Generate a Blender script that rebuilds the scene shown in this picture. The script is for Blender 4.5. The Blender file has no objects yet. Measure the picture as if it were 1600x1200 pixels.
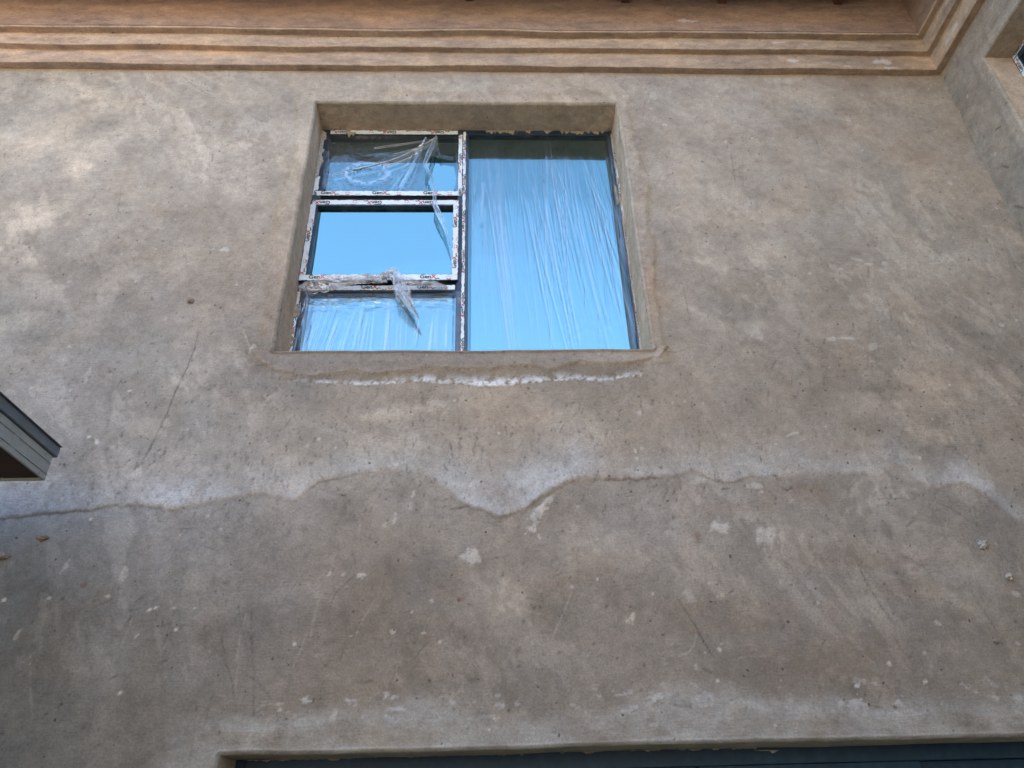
import bpy, math, random
import numpy as np
from mathutils import Matrix, Vector

C = bpy.context.scene
COL = C.collection
rng = np.random.RandomState(7)
random.seed(7)

# ---------------------------------------------------------------- camera
cd = bpy.data.cameras.new("camera")
cd.sensor_width = 36.0
cd.lens = 1150.0 / 1600.0 * 36.0
cd.clip_start = 0.05
cd.clip_end = 2000
cam = bpy.data.objects.new("camera", cd)
cam.matrix_world = Matrix(((0.99931375, 0.00786861, -0.03619562, 0.0),
                           (-0.02694187, -0.51619641, -0.85604638, -3.5),
                           (-0.02541994, 0.85643409, -0.51563017, 1.65),
                           (0, 0, 0, 1)))
COL.objects.link(cam)
C.camera = cam
C.render.resolution_x, C.render.resolution_y = 1024, 768

# ---------------------------------------------------------------- sky, sun, exposure
SUN_EL, SUN_AZ = math.radians(52), math.radians(22)      # behind the house, a little to the right
w = bpy.data.worlds.new("World")
C.world = w
w.use_nodes = True
nt = w.node_tree
bg = nt.nodes["Background"]
sky = nt.nodes.new("ShaderNodeTexSky")
sky.sky_type = 'NISHITA'
sky.sun_disc = False
sky.sun_elevation = SUN_EL
sky.sun_rotation = SUN_AZ
sky.air_density = 1.0
sky.dust_density = 1.2
sky.ozone_density = 1.0
nt.links.new(sky.outputs[0], bg.inputs[0])
bg.inputs[1].default_value = 0.15
sd = bpy.data.lights.new("sun", 'SUN')
sd.energy = 4.0
sd.angle = math.radians(0.5)
sd.color = (1.0, 0.93, 0.82)
sun = bpy.data.objects.new("sun", sd)
sv = Vector((math.sin(SUN_AZ) * math.cos(SUN_EL), math.cos(SUN_AZ) * math.cos(SUN_EL), math.sin(SUN_EL)))
sun.rotation_euler = sv.to_track_quat('Z', 'Y').to_euler()
sun.location = (4, 12, 20)
COL.objects.link(sun)
C.view_settings.view_transform = 'Standard'
C.view_settings.look = 'None'
C.view_settings.gamma = 1
C.view_settings.exposure = 2.55
C.cycles.max_bounces = 10
C.cycles.diffuse_bounces = 5
C.cycles.transparent_max_bounces = 24
C.cycles.use_denoising = True

# ---------------------------------------------------------------- helpers
def tag(o, label=None, cat=None, group=None, kind=None):
    if label: o['label'] = label
    if cat: o['category'] = cat
    if group: o['group'] = group
    if kind: o['kind'] = kind
    return o

def empty(name, loc=(0, 0, 0)):
    o = bpy.data.objects.new(name, None)
    o.location = loc
    o.empty_display_size = .2
    COL.objects.link(o)
    return o

def link(name, me, mats, parent=None, smooth=False):
    o = bpy.data.objects.new(name, me)
    COL.objects.link(o)
    for m in (mats if isinstance(mats, (list, tuple)) else [mats]):
        me.materials.append(m)
    if parent is not None:
        o.parent = parent
        o.matrix_parent_inverse = Matrix.Translation(-parent.matrix_basis.translation) if parent.type == 'EMPTY' else Matrix.Identity(4)
    if smooth:
        me.polygons.foreach_set('use_smooth', np.ones(len(me.polygons), bool))
    return o

class MB:
    """collects shapes into one mesh; vertices in world space"""
    def __init__(s):
        s.v = []; s.f = []; s.m = []
    def add(s, vs, fs, mi=0):
        n = len(s.v)
        s.v += [tuple(map(float, v)) for v in vs]
        s.f += [tuple(i + n for i in f) for f in fs]
        s.m += [mi] * len(fs)
    def box(s, x0, x1, y0, y1, z0, z1, b=0.0, mi=0):
        """box with its edges chamfered by b"""
        if b <= 0:
            vs = [(x, y, z) for x in (x0, x1) for y in (y0, y1) for z in (z0, z1)]
            s.add(vs, [(0, 1, 3, 2), (4, 6, 7, 5), (0, 4, 5, 1), (2, 3, 7, 6), (0, 2, 6, 4), (1, 5, 7, 3)], mi)
            return
        X, Y, Z = (x0, x1), (y0, y1), (z0, z1)
        vs = []; idx = {}
        for i in (0, 1):
            for j in (0, 1):
                for k in (0, 1):
                    sx, sy, sz = 1 - 2 * i, 1 - 2 * j, 1 - 2 * k
                    for a in range(3):
                        p = [X[i] + sx * b, Y[j] + sy * b, Z[k] + sz * b]
                        p[a] = (X[i], Y[j], Z[k])[a]
                        idx[i, j, k, a] = len(vs); vs.append(p)
        fs = []
        cyc = [(0, 0), (0, 1), (1, 1), (1, 0)]
        for a in range(3):
            for e in (0, 1):
                q = []
                for (p, r) in cyc:
                    t = [0, 0, 0]; t[a] = e; t[(a + 1) % 3] = p; t[(a + 2) % 3] = r
                    q.append(idx[t[0], t[1], t[2], a])
                fs.append(tuple(q))
        for a in range(3):                      # edges along axis a
            o1, o2 = (a + 1) % 3, (a + 2) % 3
            for p in (0, 1):
                for r in (0, 1):
                    t0 = [0, 0, 0]; t0[o1] = p; t0[o2] = r
                    t1 = list(t0); t1[a] = 1
                    fs.append((idx[(*t0, o1)], idx[(*t1, o1)], idx[(*t1, o2)], idx[(*t0, o2)]))
        for i in (0, 1):
            for j in (0, 1):
                for k in (0, 1):
                    fs.append((idx[i, j, k, 0], idx[i, j, k, 1], idx[i, j, k, 2]))
        s.add(vs, fs, mi)
    def build(s, name, mats, parent=None, smooth=False, recalc=True):
        me = bpy.data.meshes.new(name)
        me.from_pydata(s.v, [], s.f)
        me.update()
        if recalc:
            import bmesh
            bm = bmesh.new(); bm.from_mesh(me)
            bmesh.ops.recalc_face_normals(bm, faces=bm.faces)
            bm.to_mesh(me); bm.free()
        me.polygons.foreach_set('material_index', s.m)
        return link(name, me, mats, parent, smooth)

# ---------------------------------------------------------------- noise in numpy
def vnoise(x, y, seed=0):
    r = np.random.RandomState(seed).rand(256, 256).astype(np.float32)
    xi = np.floor(x).astype(np.int64); yi = np.floor(y).astype(np.int64)
    fx = (x - xi).astype(np.float32); fy = (y - yi).astype(np.float32)
    fx = fx * fx * fx * (fx * (fx * 6 - 15) + 10); fy = fy * fy * fy * (fy * (fy * 6 - 15) + 10)
    a = r[xi & 255, yi & 255]; b = r[(xi + 1) & 255, yi & 255]
    c = r[xi & 255, (yi + 1) & 255]; d = r[(xi + 1) & 255, (yi + 1) & 255]
    return (a * (1 - fx) + b * fx) * (1 - fy) + (c * (1 - fx) + d * fx) * fy * 1.0

def fbm(x, y, seed=0, octv=4, gain=.5):
    t = 0; amp = 1; tot = 0
    for o in range(octv):
        # turn each octave so that the lattice never shows
        a = .6 + o * 1.1
        X = x * math.cos(a) - y * math.sin(a); Y = x * math.sin(a) + y * math.cos(a)
        t = t + amp * vnoise(X * 2 ** o + 17.3 * o + 60, Y * 2 ** o + 9.1 * o + 60, seed + o); tot += amp; amp *= gain
    return t / tot - .5

def sstep(a, b, x):
    t = np.clip((x - a) / (b - a), 0, 1)
    return t * t * (3 - 2 * t)

def warp(x, z):
    """hand-made unevenness of the plaster edges"""
    return (.009 * (vnoise(x * 2.1 + 40, z * 2.1 + 40, 91) - .5) + .004 * (vnoise(x * 7 + 40, z * 7 + 40, 93) - .5),
            .011 * (vnoise(x * 1.7 + 40, z * 1.7 + 40, 92) - .5) + .005 * (vnoise(x * 6 + 40, z * 6 + 40, 94) - .5))

# ---------------------------------------------------------------- materials
def new_mat(name):
    m = bpy.data.materials.new(name)
    m.use_nodes = True
    nt = m.node_tree
    for n in list(nt.nodes): nt.nodes.remove(n)
    out = nt.nodes.new('ShaderNodeOutputMaterial')
    return m, nt, out

def N(nt, t, **kw):
    n = nt.nodes.new(t)
    for k, v in kw.items(): setattr(n, k, v)
    return n

def setin(n, **kw):
    for k, v in kw.items(): n.inputs[k.replace('_', ' ')].default_value = v
    return n

def noise(nt, vec, scale, detail=4, rough=.55, dist=0.0):
    n = N(nt, 'ShaderNodeTexNoise')
    n.inputs['Scale'].default_value = scale
    n.inputs['Detail'].default_value = detail
    n.inputs['Roughness'].default_value = rough
    n.inputs['Distortion'].default_value = dist
    if vec is not None: nt.links.new(vec, n.inputs['Vector'])
    return n.outputs['Fac']

def maprange(nt, s, a, b, c, d):
    n = N(nt, 'ShaderNodeMapRange')
    n.inputs[1].default_value = a; n.inputs[2].default_value = b
    n.inputs[3].default_value = c; n.inputs[4].default_value = d
    nt.links.new(s, n.inputs[0])
    return n.outputs[0]

def math_(nt, op, a, b=None):
    n = N(nt, 'ShaderNodeMath', operation=op)
    for i, v in enumerate((a, b)):
        if v is None: continue
        if isinstance(v, (int, float)): n.inputs[i].default_value = v
        else: nt.links.new(v, n.inputs[i])
    return n.outputs[0]

def scale_vec(nt, vec, s, rot=(0, 0, 0)):
    n = N(nt, 'ShaderNodeMapping')
    n.inputs['Scale'].default_value = s
    n.inputs['Rotation'].default_value = rot
    nt.links.new(vec, n.inputs['Vector'])
    return n.outputs[0]

def plaster_mat(name, grain=1.0, streak=(1, 1, 1)):
    m, nt, out = new_mat(name)
    L = nt.links.new
    at = N(nt, 'ShaderNodeAttribute', attribute_name='Col')
    tc = N(nt, 'ShaderNodeTexCoord').outputs['Object']
    sv_ = scale_vec(nt, tc, streak)
    n1 = noise(nt, sv_, 22, 6, .62)
    n2 = noise(nt, sv_, 95, 5, .7)
    n3 = noise(nt, sv_, 330, 2, .6)
    k = math_(nt, 'MULTIPLY', maprange(nt, n1, .25, .75, 1 - .17 * grain, 1 + .17 * grain),
              maprange(nt, n2, .25, .75, 1 - .25 * grain, 1 + .25 * grain))
    k = math_(nt, 'MULTIPLY', k, maprange(nt, n3, .2, .8, 1 - .16 * grain, 1 + .16 * grain))
    # fine float marks: long thin streaks at two angles, only where the trowel passed
    for ang, sd_ in ((.35, 3), (-.5, 11), (1.45, 23)):
        v2 = scale_vec(nt, tc, (10, 10, 120), (0, ang, 0))
        a = noise(nt, v2, 1.3, 3, .6)
        v3 = scale_vec(nt, tc, (1, 1, 1), (sd_, 0, 0))
        mk = maprange(nt, noise(nt, v3, 1.6, 3, .5), .48, .62, 0, 1)
        a = maprange(nt, a, .3, .7, -.09 * grain, .09 * grain)
        k = math_(nt, 'ADD', k, math_(nt, 'MULTIPLY', a, mk))
    # tiny dark pin holes
    vo = N(nt, 'ShaderNodeTexVoronoi'); vo.inputs['Scale'].default_value = 26
    L(tc, vo.inputs['Vector'])
    wob = N(nt, 'ShaderNodeTexNoise'); wob.inputs['Scale'].default_value = 60; wob.inputs['Detail'].default_value = 2; L(tc, wob.inputs['Vector'])
    wv = N(nt, 'ShaderNodeVectorMath', operation='MULTIPLY_ADD'); L(wob.outputs['Color'], wv.inputs[0]); wv.inputs[1].default_value = (.014, .014, .014); L(tc, wv.inputs[2])
    L(wv.outputs[0], vo.inputs['Vector'])
    hole = maprange(nt, vo.outputs['Distance'], .05, .13, 0, 1)
    pick = N(nt, 'ShaderNodeSeparateColor'); L(vo.outputs['Color'], pick.inputs[0])
    hole = math_(nt, 'MAXIMUM', hole, maprange(nt, pick.outputs[0], .10, .12, 0, 1))
    vo2 = N(nt, 'ShaderNodeTexVoronoi'); vo2.inputs['Scale'].default_value = 9; L(wv.outputs[0], vo2.inputs['Vector'])
    pk2 = N(nt, 'ShaderNodeSeparateColor'); L(vo2.outputs['Color'], pk2.inputs[0])
    h2 = math_(nt, 'MAXIMUM', maprange(nt, vo2.outputs['Distance'], .03, .07, 0, 1), maprange(nt, pk2.outputs[1], .30, .32, 0, 1))
    hole = math_(nt, 'MULTIPLY', hole, h2)
    k = math_(nt, 'MULTIPLY', k, maprange(nt, hole, 0, 1, .40, 1))
    mx = N(nt, 'ShaderNodeVectorMath', operation='SCALE')
    L(at.outputs['Color'], mx.inputs[0]); L(k, mx.inputs['Scale'])
    b = N(nt, 'ShaderNodeBsdfPrincipled')
    L(mx.outputs[0], b.inputs['Base Color'])
    b.inputs['Roughness'].default_value = .93
    b.inputs['Specular IOR Level'].default_value = .25
    bp = N(nt, 'ShaderNodeBump'); bp.inputs['Strength'].default_value = .8; bp.inputs['Distance'].default_value = .009
    h = math_(nt, 'ADD', math_(nt, 'MULTIPLY', n1, .9), math_(nt, 'ADD', math_(nt, 'MULTIPLY', n2, .45), math_(nt, 'MULTIPLY', n3, .22)))
    h = math_(nt, 'ADD', h, math_(nt, 'MULTIPLY', hole, .5))
    L(h, bp.inputs['Height']); L(bp.outputs[0], b.inputs['Normal'])
    L(b.outputs[0], out.inputs[0])
    return m

def simple_mat(name, col, rough=.6, metal=0.0, nscale=18, namp=.25, bump=.15, col2=None, streak=(1, 1, 1), spec=.5, dirt=0.0):
    m, nt, out = new_mat(name)
    L = nt.links.new
    tc = N(nt, 'ShaderNodeTexCoord').outputs['Object']
    v = scale_vec(nt, tc, streak)
    n1 = noise(nt, v, nscale, 6, .6)
    n2 = noise(nt, v, nscale * 6, 4, .6)
    mix = N(nt, 'ShaderNodeMix', data_type='RGBA')
    c2 = col2 or tuple(c * (1 - namp) for c in col)
    c1 = tuple(min(1, c * (1 + namp * .6)) for c in col)
    mix.inputs[6].default_value = (*c2, 1); mix.inputs[7].default_value = (*c1, 1)
    f = maprange(nt, math_(nt, 'ADD', math_(nt, 'MULTIPLY', n1, .7), math_(nt, 'MULTIPLY', n2, .3)), .32, .68, 0, 1)
    L(f, mix.inputs[0])
    colout = mix.outputs[2]
    if dirt > 0:
        d = maprange(nt, noise(nt, tc, 9, 8, .7), .5, .68, 0, dirt)
        m2 = N(nt, 'ShaderNodeMix', data_type='RGBA')
        L(d, m2.inputs[0]); L(colout, m2.inputs[6]); m2.inputs[7].default_value = (.33, .30, .26, 1)
        colout = m2.outputs[2]
    b = N(nt, 'ShaderNodeBsdfPrincipled')
    L(colout, b.inputs['Base Color'])
    L(maprange(nt, n1, .3, .7, max(.02, rough - .12), min(1, rough + .12)), b.inputs['Roughness'])
    b.inputs['Metallic'].default_value = metal
    b.inputs['Specular IOR Level'].default_value = spec
    if bump:
        bp = N(nt, 'ShaderNodeBump'); bp.inputs['Strength'].default_value = bump; bp.inputs['Distance'].default_value = .003
        L(n2, bp.inputs['Height']); L(bp.outputs[0], b.inputs['Normal'])
    L(b.outputs[0], out.inputs[0])
    return m

def glass_mat(name):
    """coated solar-control glass: a strong pale-blue mirror over a dark see-through body"""
    m, nt, out = new_mat(name)
    L = nt.links.new
    tc = N(nt, 'ShaderNodeTexCoord').outputs['Object']
    tr = N(nt, 'ShaderNodeBsdfTransparent'); tr.inputs[0].default_value = (.30, .36, .40, 1)
    gl = N(nt, 'ShaderNodeBsdfGlossy'); gl.inputs['Roughness'].default_value = .004
    gl.inputs[0].default_value = (.56, .98, 1, 1)
    fr = N(nt, 'ShaderNodeLayerWeight'); fr.inputs[0].default_value = .35
    mix = N(nt, 'ShaderNodeMixShader')
    L(maprange(nt, fr.outputs['Fresnel'], 0, 1, GLASS_R, 1), mix.inputs[0])
    bp = N(nt, 'ShaderNodeBump'); bp.inputs['Strength'].default_value = .02; bp.inputs['Distance'].default_value = .004
    L(noise(nt, tc, 2.2, 1, .4), bp.inputs['Height']); L(bp.outputs[0], gl.inputs['Normal'])
    L(tr.outputs[0], mix.inputs[1]); L(gl.outputs[0], mix.inputs[2])
    # dust specks and faint smears that sit on the glass
    vo = N(nt, 'ShaderNodeTexVoronoi'); vo.inputs['Scale'].default_value = 11; L(tc, vo.inputs['Vector'])
    sp = maprange(nt, vo.outputs['Distance'], .02, .035, .6, 0)
    pk = N(nt, 'ShaderNodeSeparateColor'); L(vo.outputs['Color'], pk.inputs[0])
    sp = math_(nt, 'MULTIPLY', sp, maprange(nt, pk.outputs[0], .25, .27, 1, 0))
    df = N(nt, 'ShaderNodeBsdfDiffuse'); df.inputs[0].default_value = (.35, .33, .3, 1)
    m2 = N(nt, 'ShaderNodeMixShader')
    L(math_(nt, 'ADD', sp, maprange(nt, noise(nt, tc, 3, 5, .6), .45, .8, 0, .05)), m2.inputs[0])
    L(mix.outputs[0], m2.inputs[1]); L(df.outputs[0], m2.inputs[2])
    L(m2.outputs[0], out.inputs[0])
    return m
GLASS_R = .42

def film_mat(name, milk=.10, gloss=.14, crease=.45, rough=.05):
    """thin clear plastic: see-through; its creases (attribute 'fold') catch the sky"""
    m, nt, out = new_mat(name)
    L = nt.links.new
    at = N(nt, 'ShaderNodeAttribute', attribute_name='fold')
    tr = N(nt, 'ShaderNodeBsdfTransparent'); tr.inputs[0].default_value = (.985, .99, 1, 1)
    df = N(nt, 'ShaderNodeBsdfDiffuse'); df.inputs[0].default_value = (.80, .90, 1, 1)
    tl = N(nt, 'ShaderNodeBsdfTranslucent'); tl.inputs[0].default_value = (.80, .90, 1, 1)
    m0 = N(nt, 'ShaderNodeMixShader'); m0.inputs[0].default_value = .2
    L(df.outputs[0], m0.inputs[1]); L(tl.outputs[0], m0.inputs[2])
    gl = N(nt, 'ShaderNodeBsdfGlossy'); gl.inputs['Roughness'].default_value = rough
    m1 = N(nt, 'ShaderNodeMixShader')
    L(math_(nt, 'ADD', milk, math_(nt, 'MULTIPLY', at.outputs['Fac'], crease * .35)), m1.inputs[0])
    L(tr.outputs[0], m1.inputs[1]); L(m0.outputs[0], m1.inputs[2])
    fr = N(nt, 'ShaderNodeLayerWeight'); fr.inputs[0].default_value = .3
    m2 = N(nt, 'ShaderNodeMixShader')
    L(math_(nt, 'ADD', maprange(nt, fr.outputs['Fresnel'], 0, 1, gloss, .45), math_(nt, 'MULTIPLY', at.outputs['Fac'], crease)), m2.inputs[0])
    L(m1.outputs[0], m2.inputs[1]); L(gl.outputs[0], m2.inputs[2])
    L(m2.outputs[0], out.inputs[0])
    return m

M = dict(
    wall=plaster_mat('wall_plaster'),
    cornice=plaster_mat('cornice_plaster', 1.0, (.5, .8, 1)),
    navy=simple_mat('navy_aluminium', (.014, .034, .060), .38, .0, 12, .3, .06, dirt=.18),
    blackgap=simple_mat('gap_shade_black', (.008, .009, .010), .8, 0, 20, .2, .0, spec=.15),
    tape=simple_mat('white_tape', (.72, .80, .84), .5, 0, 14, .10, .05, dirt=.04),
    ink=simple_mat('black_ink', (.012, .013, .016), .6, 0, 60, .2, 0),
    red=simple_mat('red_ink', (.50, .02, .045), .6, 0, 60, .2, 0),
    pink=simple_mat('faded_red_ink', (.60, .40, .44), .6, 0, 60, .2, 0),
    greyink=simple_mat('grey_ink', (.25, .26, .28), .6, 0, 60, .2, 0),
    mortar=simple_mat('mortar', (.36, .32, .25), .95, 0, 45, .45, .9, spec=.2),
    greymortar=simple_mat('grey_mortar', (.27, .235, .19), .95, 0, 60, .4, .9, spec=.2),
    lump=simple_mat('pale_mortar', (.46, .44, .40), .95, 0, 60, .4, .9, spec=.2),
    timber=simple_mat('rafter_timber', (.16, .075, .045), .6, 0, 7, .5, .3, streak=(8, 1, 8)),
    deck=simple_mat('roof_board', (.085, .055, .045), .8, 0, 6, .4, .3, streak=(8, 1, 8)),
    gutter=simple_mat('gutter_metal', (.24, .28, .30), .45, .3, 10, .2, .1),
    fascia=simple_mat('fascia_metal', (.30, .34, .33), .5, .1, 9, .22, .15, dirt=.35),
    lip=simple_mat('drip_edge_metal', (.12, .15, .18), .5, .1, 14, .25, .15, dirt=.3),
    board=simple_mat('soffit_board', (.075, .038, .026), .7, 0, 5, .5, .3, streak=(1, 8, 8)),
    steel=simple_mat('post_steel', (.10, .11, .115), .5, .5, 8, .2, .1),
    sheet=simple_mat('roof_sheet', (.30, .20, .15), .7, 0, 3, .3, .2),
    ochre=simple_mat('ochre_plaster', (.52, .42, .32), .95, 0, 2, .2, .3, spec=.2),
    doorblue=simple_mat('door_aluminium', (.014, .045, .085), .55, 0, 9, .3, .05, spec=.25, dirt=.04),
    room=simple_mat('interior_plaster', (.16, .15, .14), .95, 0, 3, .2, .1),
    ground=simple_mat('sandy_ground', (.055, .047, .038), .95, 0, .7, .3, .5, spec=.2),
)
M['glass'] = glass_mat('coated_glass')
M['film_big'] = film_mat('stretched_film', .010, .02, .36)
M['film_loose'] = film_mat('crumpled_film', .012, .03, .34)
M['film_bunch'] = film_mat('bunched_film', .07, .10, .36)
M['film_ribbon'] = film_mat('hanging_film', .05, .14, .55, .30)

# ---------------------------------------------------------------- the ground
g = MB()
g.add([(-200, -200, 0), (200, -200, 0), (200, 200, 0), (-200, 200, 0)], [(0, 1, 2, 3)])
tag(g.build('ground', M['ground'], recalc=False), kind='structure')

# ---------------------------------------------------------------- the house
house = empty('plastered_house', (0, .15, 0))
tag(house, 'unfinished two-storey house of bare grey-brown plaster with a stepped cornice under the eaves', 'house')

OPEN_UP = (-1.19, .962, 3.995, 6.119)       # upstairs window opening
OPEN_LO = (-1.132, 3.05, -.02, 1.936)       # wide opening of the ground floor
REV = .27
XW = 3.477                                  # face of the wing that closes the right side
ZC = 6.475                                  # underside of the cornice

def axis(lo, hi, flo, fhi, step, coarse, edges=()):
    a = [lo]
    while a[-1] + coarse < flo: a.append(a[-1] + coarse)
    a += list(np.linspace(flo, fhi, int(round((fhi - flo) / step)) + 1))
    x = fhi
    while x + coarse < hi: x += coarse; a.append(x)
    a.append(hi)
    for e, sgn in edges:
        a += [e + sgn * d for d in (0, .0015, .004, .008, .012, .018, .026)]
    return np.unique(np.round(np.array(a), 4))

def lincol(r, g_, b):
    return np.array([r, g_, b], np.float32)

STROKES = []     # filled below for the front wall

def paint_line(col, h, xs, zs, width, amt, pts, colr=None, depth=0.0, rgh=None):
    """colour and press a line into the plaster"""
    pts = np.array(pts)
    for i in range(len(pts) - 1):
        a, b = pts[i], pts[i + 1]
        i0, i1 = np.searchsorted(xs, [min(a[0], b[0]) - width * 2.5, max(a[0], b[0]) + width * 2.5])
        j0, j1 = np.searchsorted(zs, [min(a[1], b[1]) - width * 2.5, max(a[1], b[1]) + width * 2.5])
        if i1 <= i0 or j1 <= j0: continue
        X, Z = np.meshgrid(xs[i0:i1], zs[j0:j1], indexing='ij')
        d = b - a; L2 = max(1e-9, (d ** 2).sum())
        t = np.clip(((X - a[0]) * d[0] + (Z - a[1]) * d[1]) / L2, 0, 1)
        r = np.hypot(X - a[0] - t * d[0], Z - a[1] - t * d[1])
        m = np.exp(-(r / width) ** 2 * 1.2) * amt
        if rgh is not None: m = m * np.clip(.35 + 1.6 * vnoise(X * 30 + 50, Z * 30 + 50, rgh), 0, 1.2)
        m = np.clip(m, 0, 1)[..., None].astype(np.float32)
        sub = col[i0:i1, j0:j1]
        tgt = colr if colr is not None else sub * .35
        col[i0:i1, j0:j1] = sub * (1 - m) + tgt * m
        if depth: h[i0:i1, j0:j1] += depth * m[..., 0]

def paint_blob(col, h, xs, zs, x, z, rx, rz, ang, amt, colr, depth=0.0, rag=.5, soft=.5, seed=1, mul=None):
    R = max(rx, rz) * 1.9
    i0, i1 = np.searchsorted(xs, [x - R, x + R]); j0, j1 = np.searchsorted(zs, [z - R, z + R])
    if i1 <= i0 or j1 <= j0: return
    X, Z = np.meshgrid(xs[i0:i1], zs[j0:j1], indexing='ij')
    c, s = math.cos(math.radians(ang)), math.sin(math.radians(ang))
    U = ((X - x) * c + (Z - z) * s) / rx; V = (-(X - x) * s + (Z - z) * c) / rz
    r = np.hypot(U, V)
    q = 1.0 / max(.02, min(rx, rz))
    r = r + rag * (fbm(X * q * .9 + seed * 3.7 + 20, Z * q * .9 + 20, 300 + seed, 4, .62) * 2)
    m = sstep(1 + soft * .6, 1 - soft * .6, r) if soft > 0 else (r < 1) * 1.0
    m = np.clip(1 - sstep(1 - soft * .7, 1 + soft * .7, r), 0, 1) * amt
    m = m[..., None].astype(np.float32)
    sub = col[i0:i1, j0:j1]
    tgt = sub * mul if mul is not None else colr
    col[i0:i1, j0:j1] = sub * (1 - m) + tgt * m
    if depth: h[i0:i1, j0:j1] += depth * m[..., 0]

def base_tone(S, Z, seed=0):
    """colour of the trowelled cement plaster at (s, z), in metres"""
    wx = S + .35 * fbm(S * .9, Z * .9, 40 + seed, 3); wz = Z + .35 * fbm(S * .9, Z * .9, 50 + seed, 3)
    big = fbm(wx * .8, wz * 1.1, 1 + seed, 4, .55)
    mid = fbm(wx * 2.6, wz * 3.4, 11 + seed, 5, .6)
    a = -.55                                     # slanting sweeps of the float
    U = wx * math.cos(a) - wz * math.sin(a); V = wx * math.sin(a) + wz * math.cos(a)
    sweep = fbm(U * 5.5, V * 1.8, 21 + seed, 4, .55)
    hue = fbm(wx * 1.3, wz * 1.3, 31 + seed, 4, .6)
    hue2 = fbm(wx * 4.0, wz * 4.0, 61 + seed, 3, .6)
    fine = fbm(S * 14, Z * 14, 71 + seed, 3, .6)
    pa = sstep(-.02, .10, fbm(wx * 3.1 + 7, wz * 4.3, 95 + seed, 4, .62)) - .5
    pb = sstep(.03, .09, fbm(U * 9 + 3, V * 4, 97 + seed, 4, .62)) * sstep(.0, .2, fbm(S * 1.5, Z * 1.5 + 9, 98 + seed, 2))
    k = 1.03 + .26 * big + .34 * mid + .26 * sweep + .24 * fine + .09 * pa + .20 * pb + .26 * fbm(S * 5.5, Z * 5.5, 75 + seed, 5, .7)
    rd = 1 - sstep(0, .012, np.abs(fbm(wx * 2.0, wz * 2.6, 85 + seed, 3, .5)))          # overlaps left by the trowel
    rd2 = 1 - sstep(0, .016, np.abs(fbm(wx * 4.5 + 9, wz * 3.0, 87 + seed, 3, .5)))
    mk = sstep(.05, .2, fbm(S * 1.4, Z * 1.4, 89 + seed, 2)); mk2 = sstep(.0, .15, fbm(S * 1.7 + 30, Z * 1.7, 90 + seed, 2))
    k = k * (1 + .13 * rd * mk - .12 * rd2 * mk2)
    base = lincol(.350, .304, .246)
    col = base[None, None, :] * k[..., None]
    w_ = (hue * .6 + hue2 * .4)[..., None]
    col = col * (1 + w_ * np.array([.16, .0, -.20]))
    return col.astype(np.float32), mid, fine

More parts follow.
